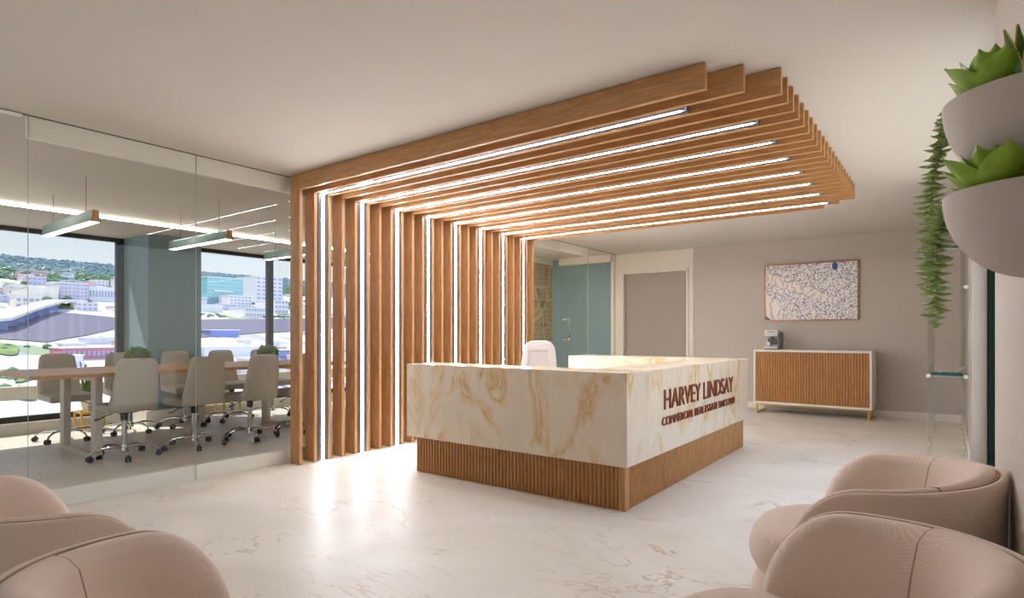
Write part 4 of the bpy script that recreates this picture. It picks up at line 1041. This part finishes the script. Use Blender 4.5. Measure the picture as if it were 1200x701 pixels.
building('long_building', -691.2, 384.6, 416.2, 21.4, 11.7, 40, 'white', 'long white riverside building right of the column', rows=2, cols=9)
building('long_building', -739.2, 452.6, 473.3, 28.3, 18.8, 50, 'white', 'white riverside building right of the window mullion', rows=3, cols=4)
building('boat_shed', -529.0, 262, 287.7, -1.9, 6.0, 20, 'blue', 'blue shed with white roof standing in the river')
building('warehouse', -430.0, 208.5, 256.0, -16.1, 7.0, 30, 'white', 'wide flat white roof low in the right window')
building('quay_house', -416.1, 257.6, 267.9, -18.1, 6.0, 20, 'blue', 'blue quay house at the right end of the flat white roof', rows=1, cols=5)
building('long_building', -736.8, 345, 380, 27.9, 8.6, 30, 'white', 'low white riverside building beside the teal column')
rnd = random.Random(21)
occupied = [(-811, 245), (-808, 215), (-825, 278), (-844, 440), (-802, 438), (-874, 526), (-691, 400), (-739, 462)]
cnt = 0
rects = []
while cnt < 90:
    if cnt < 45: ax = rnd.uniform(700, 1080); 
    elif cnt < 62: ax = rnd.uniform(1080, 1300)
    else: ax = rnd.uniform(330, 495)
    lo, hi = .18*ax, .68*ax
    y = rnd.uniform(lo, hi); w = rnd.uniform(8, 26)*(1 if ax > 600 else .55); h = rnd.uniform(5, 12)*(1 if ax > 600 else .5)
    dep = rnd.uniform(12, 26)*(1 if ax > 600 else .6)
    if any(abs(-ax-ox) < 52 and abs(y-oy) < 30 for ox, oy in occupied): continue
    if ax < 495 and (abs(y-(.22*ax+10)) < 14 or ax > 480): continue
    if any(abs(ax-a) < (dep+dp)/2+14 and abs(y-b) < (w+ww)/2+2 for a, b, dp, ww in rects): continue
    rects.append((ax, y, dep, w)); mt = rnd.choice(['white', 'white', 'cream', 'white', 'lav', 'pink' if rnd.random() < .4 else 'white'])
    if ax > 600: g, l = 'far buildings across the river', 'small pale building in the dense blocks across the river'
    else: g, l = 'pale sheds on the near bank', 'small pale shed on the near river bank'
    building('city_building' if ax > 600 else 'quay_shed', -ax, y-w/2, y+w/2, gz(-ax), h, dep, mt, l, g, rows=(2 if ax > 600 else 0), cols=4)
    cnt += 1
# trees: beyond counting, one mass per belt
def tree_mass(name, n, fpos, r0, r1, mat, label, seed):
    rd = random.Random(seed); bm = bmesh.new(); base = bmesh.new(); bmesh.ops.create_icosphere(base, subdivisions=1, radius=1)
    tris = [[v.index for v in f.verts] for f in base.faces]; base.verts.ensure_lookup_table(); co = [v.co.copy() for v in base.verts]
    for i in range(n):
        x, y = fpos(rd); r = rd.uniform(r0, r1); hz = r*rd.uniform(.5, .9); z = gz(x)+hz*.5
        vs = [bm.verts.new((x+c.x*r*rd.uniform(.85, 1.15), y+c.y*r*rd.uniform(.85, 1.15), z+c.z*hz)) for c in co]
        for tr in tris: bm.faces.new([vs[k] for k in tr])
    o = obj(name, bm, mat, None, smooth=False); tag(o, label, 'trees', None, 'stuff')
def band(a0, a1, ylo=.16, yhi=.72):
    def f(rd):
        ax = a0+(a1-a0)*rd.random(); return -ax, rd.uniform(ylo*ax, yhi*ax)
    return f
tree_mass('tree_canopy', 1700, band(1100, 1420), 3, 5.5, CM['tree'], 'green treetops behind the far city blocks', 1)
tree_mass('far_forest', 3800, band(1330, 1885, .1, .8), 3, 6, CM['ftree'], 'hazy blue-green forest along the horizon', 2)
tree_mass('city_trees', 260, band(800, 1120), 3, 6, CM['tree'], 'green street trees scattered between the far blocks', 3)
def clus(rd):
    cx, cy, s = rd.choice([(-752, 218, 16), (-490, 104, 14), (-388, 90, 9), (-360, 82, 8), (-345, 86, 6), (-705, 330, 20), (-735, 500, 30), (-900, 200, 40), (-830, 190, 22), (-700, 440, 12)]); x = cx+rd.gauss(0, s*.6); return x, cy+rd.gauss(0, s)
tree_mass('riverside_trees', 170, clus, 1.3, 3.2, CM['tree'], 'dark green bushes and trees along the river banks', 4)

# ------------------------------------------------------------------ lights
sun = bpy.data.lights.new('sun', 'SUN'); sun.energy = 3.9; sun.angle = R(.6); sun.color = (1, .95, .86)
so = bpy.data.objects.new('sun', sun); COL.objects.link(so); so.rotation_euler = Vector((1, .5, -1.75)).to_track_quat('-Z', 'Y').to_euler(); so.location = (-20, -10, 30)
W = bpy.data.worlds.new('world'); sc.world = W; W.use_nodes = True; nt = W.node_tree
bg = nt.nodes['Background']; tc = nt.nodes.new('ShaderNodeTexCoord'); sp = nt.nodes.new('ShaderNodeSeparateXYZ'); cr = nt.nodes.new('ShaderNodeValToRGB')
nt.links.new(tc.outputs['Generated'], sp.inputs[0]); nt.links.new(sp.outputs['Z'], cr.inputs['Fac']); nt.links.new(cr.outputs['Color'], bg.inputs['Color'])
cr.color_ramp.elements[0].position = 0; cr.color_ramp.elements[0].color = lin((248, 244, 238)); cr.color_ramp.elements[1].position = .45; cr.color_ramp.elements[1].color = lin((170, 200, 240))
x = cr.color_ramp.elements.new(.10); x.color = lin((236, 244, 252)); x = cr.color_ramp.elements.new(.2); x.color = lin((214, 230, 250))
# added fill in the sky: raised beyond the side window, dimmed behind the camera
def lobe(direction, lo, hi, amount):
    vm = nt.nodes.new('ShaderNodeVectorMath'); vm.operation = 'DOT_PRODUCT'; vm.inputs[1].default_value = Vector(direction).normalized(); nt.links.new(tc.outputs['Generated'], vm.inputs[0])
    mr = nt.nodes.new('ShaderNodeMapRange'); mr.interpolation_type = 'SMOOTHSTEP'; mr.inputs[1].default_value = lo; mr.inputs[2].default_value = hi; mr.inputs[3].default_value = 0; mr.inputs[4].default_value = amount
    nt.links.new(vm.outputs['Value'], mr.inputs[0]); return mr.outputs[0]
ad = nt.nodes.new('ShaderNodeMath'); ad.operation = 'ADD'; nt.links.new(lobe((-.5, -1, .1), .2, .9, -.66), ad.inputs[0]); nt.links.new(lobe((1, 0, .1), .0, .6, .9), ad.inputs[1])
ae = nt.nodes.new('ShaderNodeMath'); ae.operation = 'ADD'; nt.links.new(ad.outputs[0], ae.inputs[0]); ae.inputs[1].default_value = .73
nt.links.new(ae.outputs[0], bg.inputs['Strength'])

# ------------------------------------------------------------------ camera
cam = bpy.data.cameras.new('camera'); co = bpy.data.objects.new('camera', cam); COL.objects.link(co); sc.camera = co
f_px = 690.0; cam.sensor_fit = 'HORIZONTAL'; cam.sensor_width = 36; cam.lens = f_px/1200*36
cam.shift_y = (391-350.5)/1200; cam.clip_start = .05; cam.clip_end = 8000
co.location = (0, 0, 1.2); co.rotation_euler = (R(90), 0, math.atan(512/690))
vs = sc.view_settings; vs.view_transform = 'Standard'; vs.look = 'None'; vs.gamma = 1; vs.use_curve_mapping = False; vs.exposure = 0.54
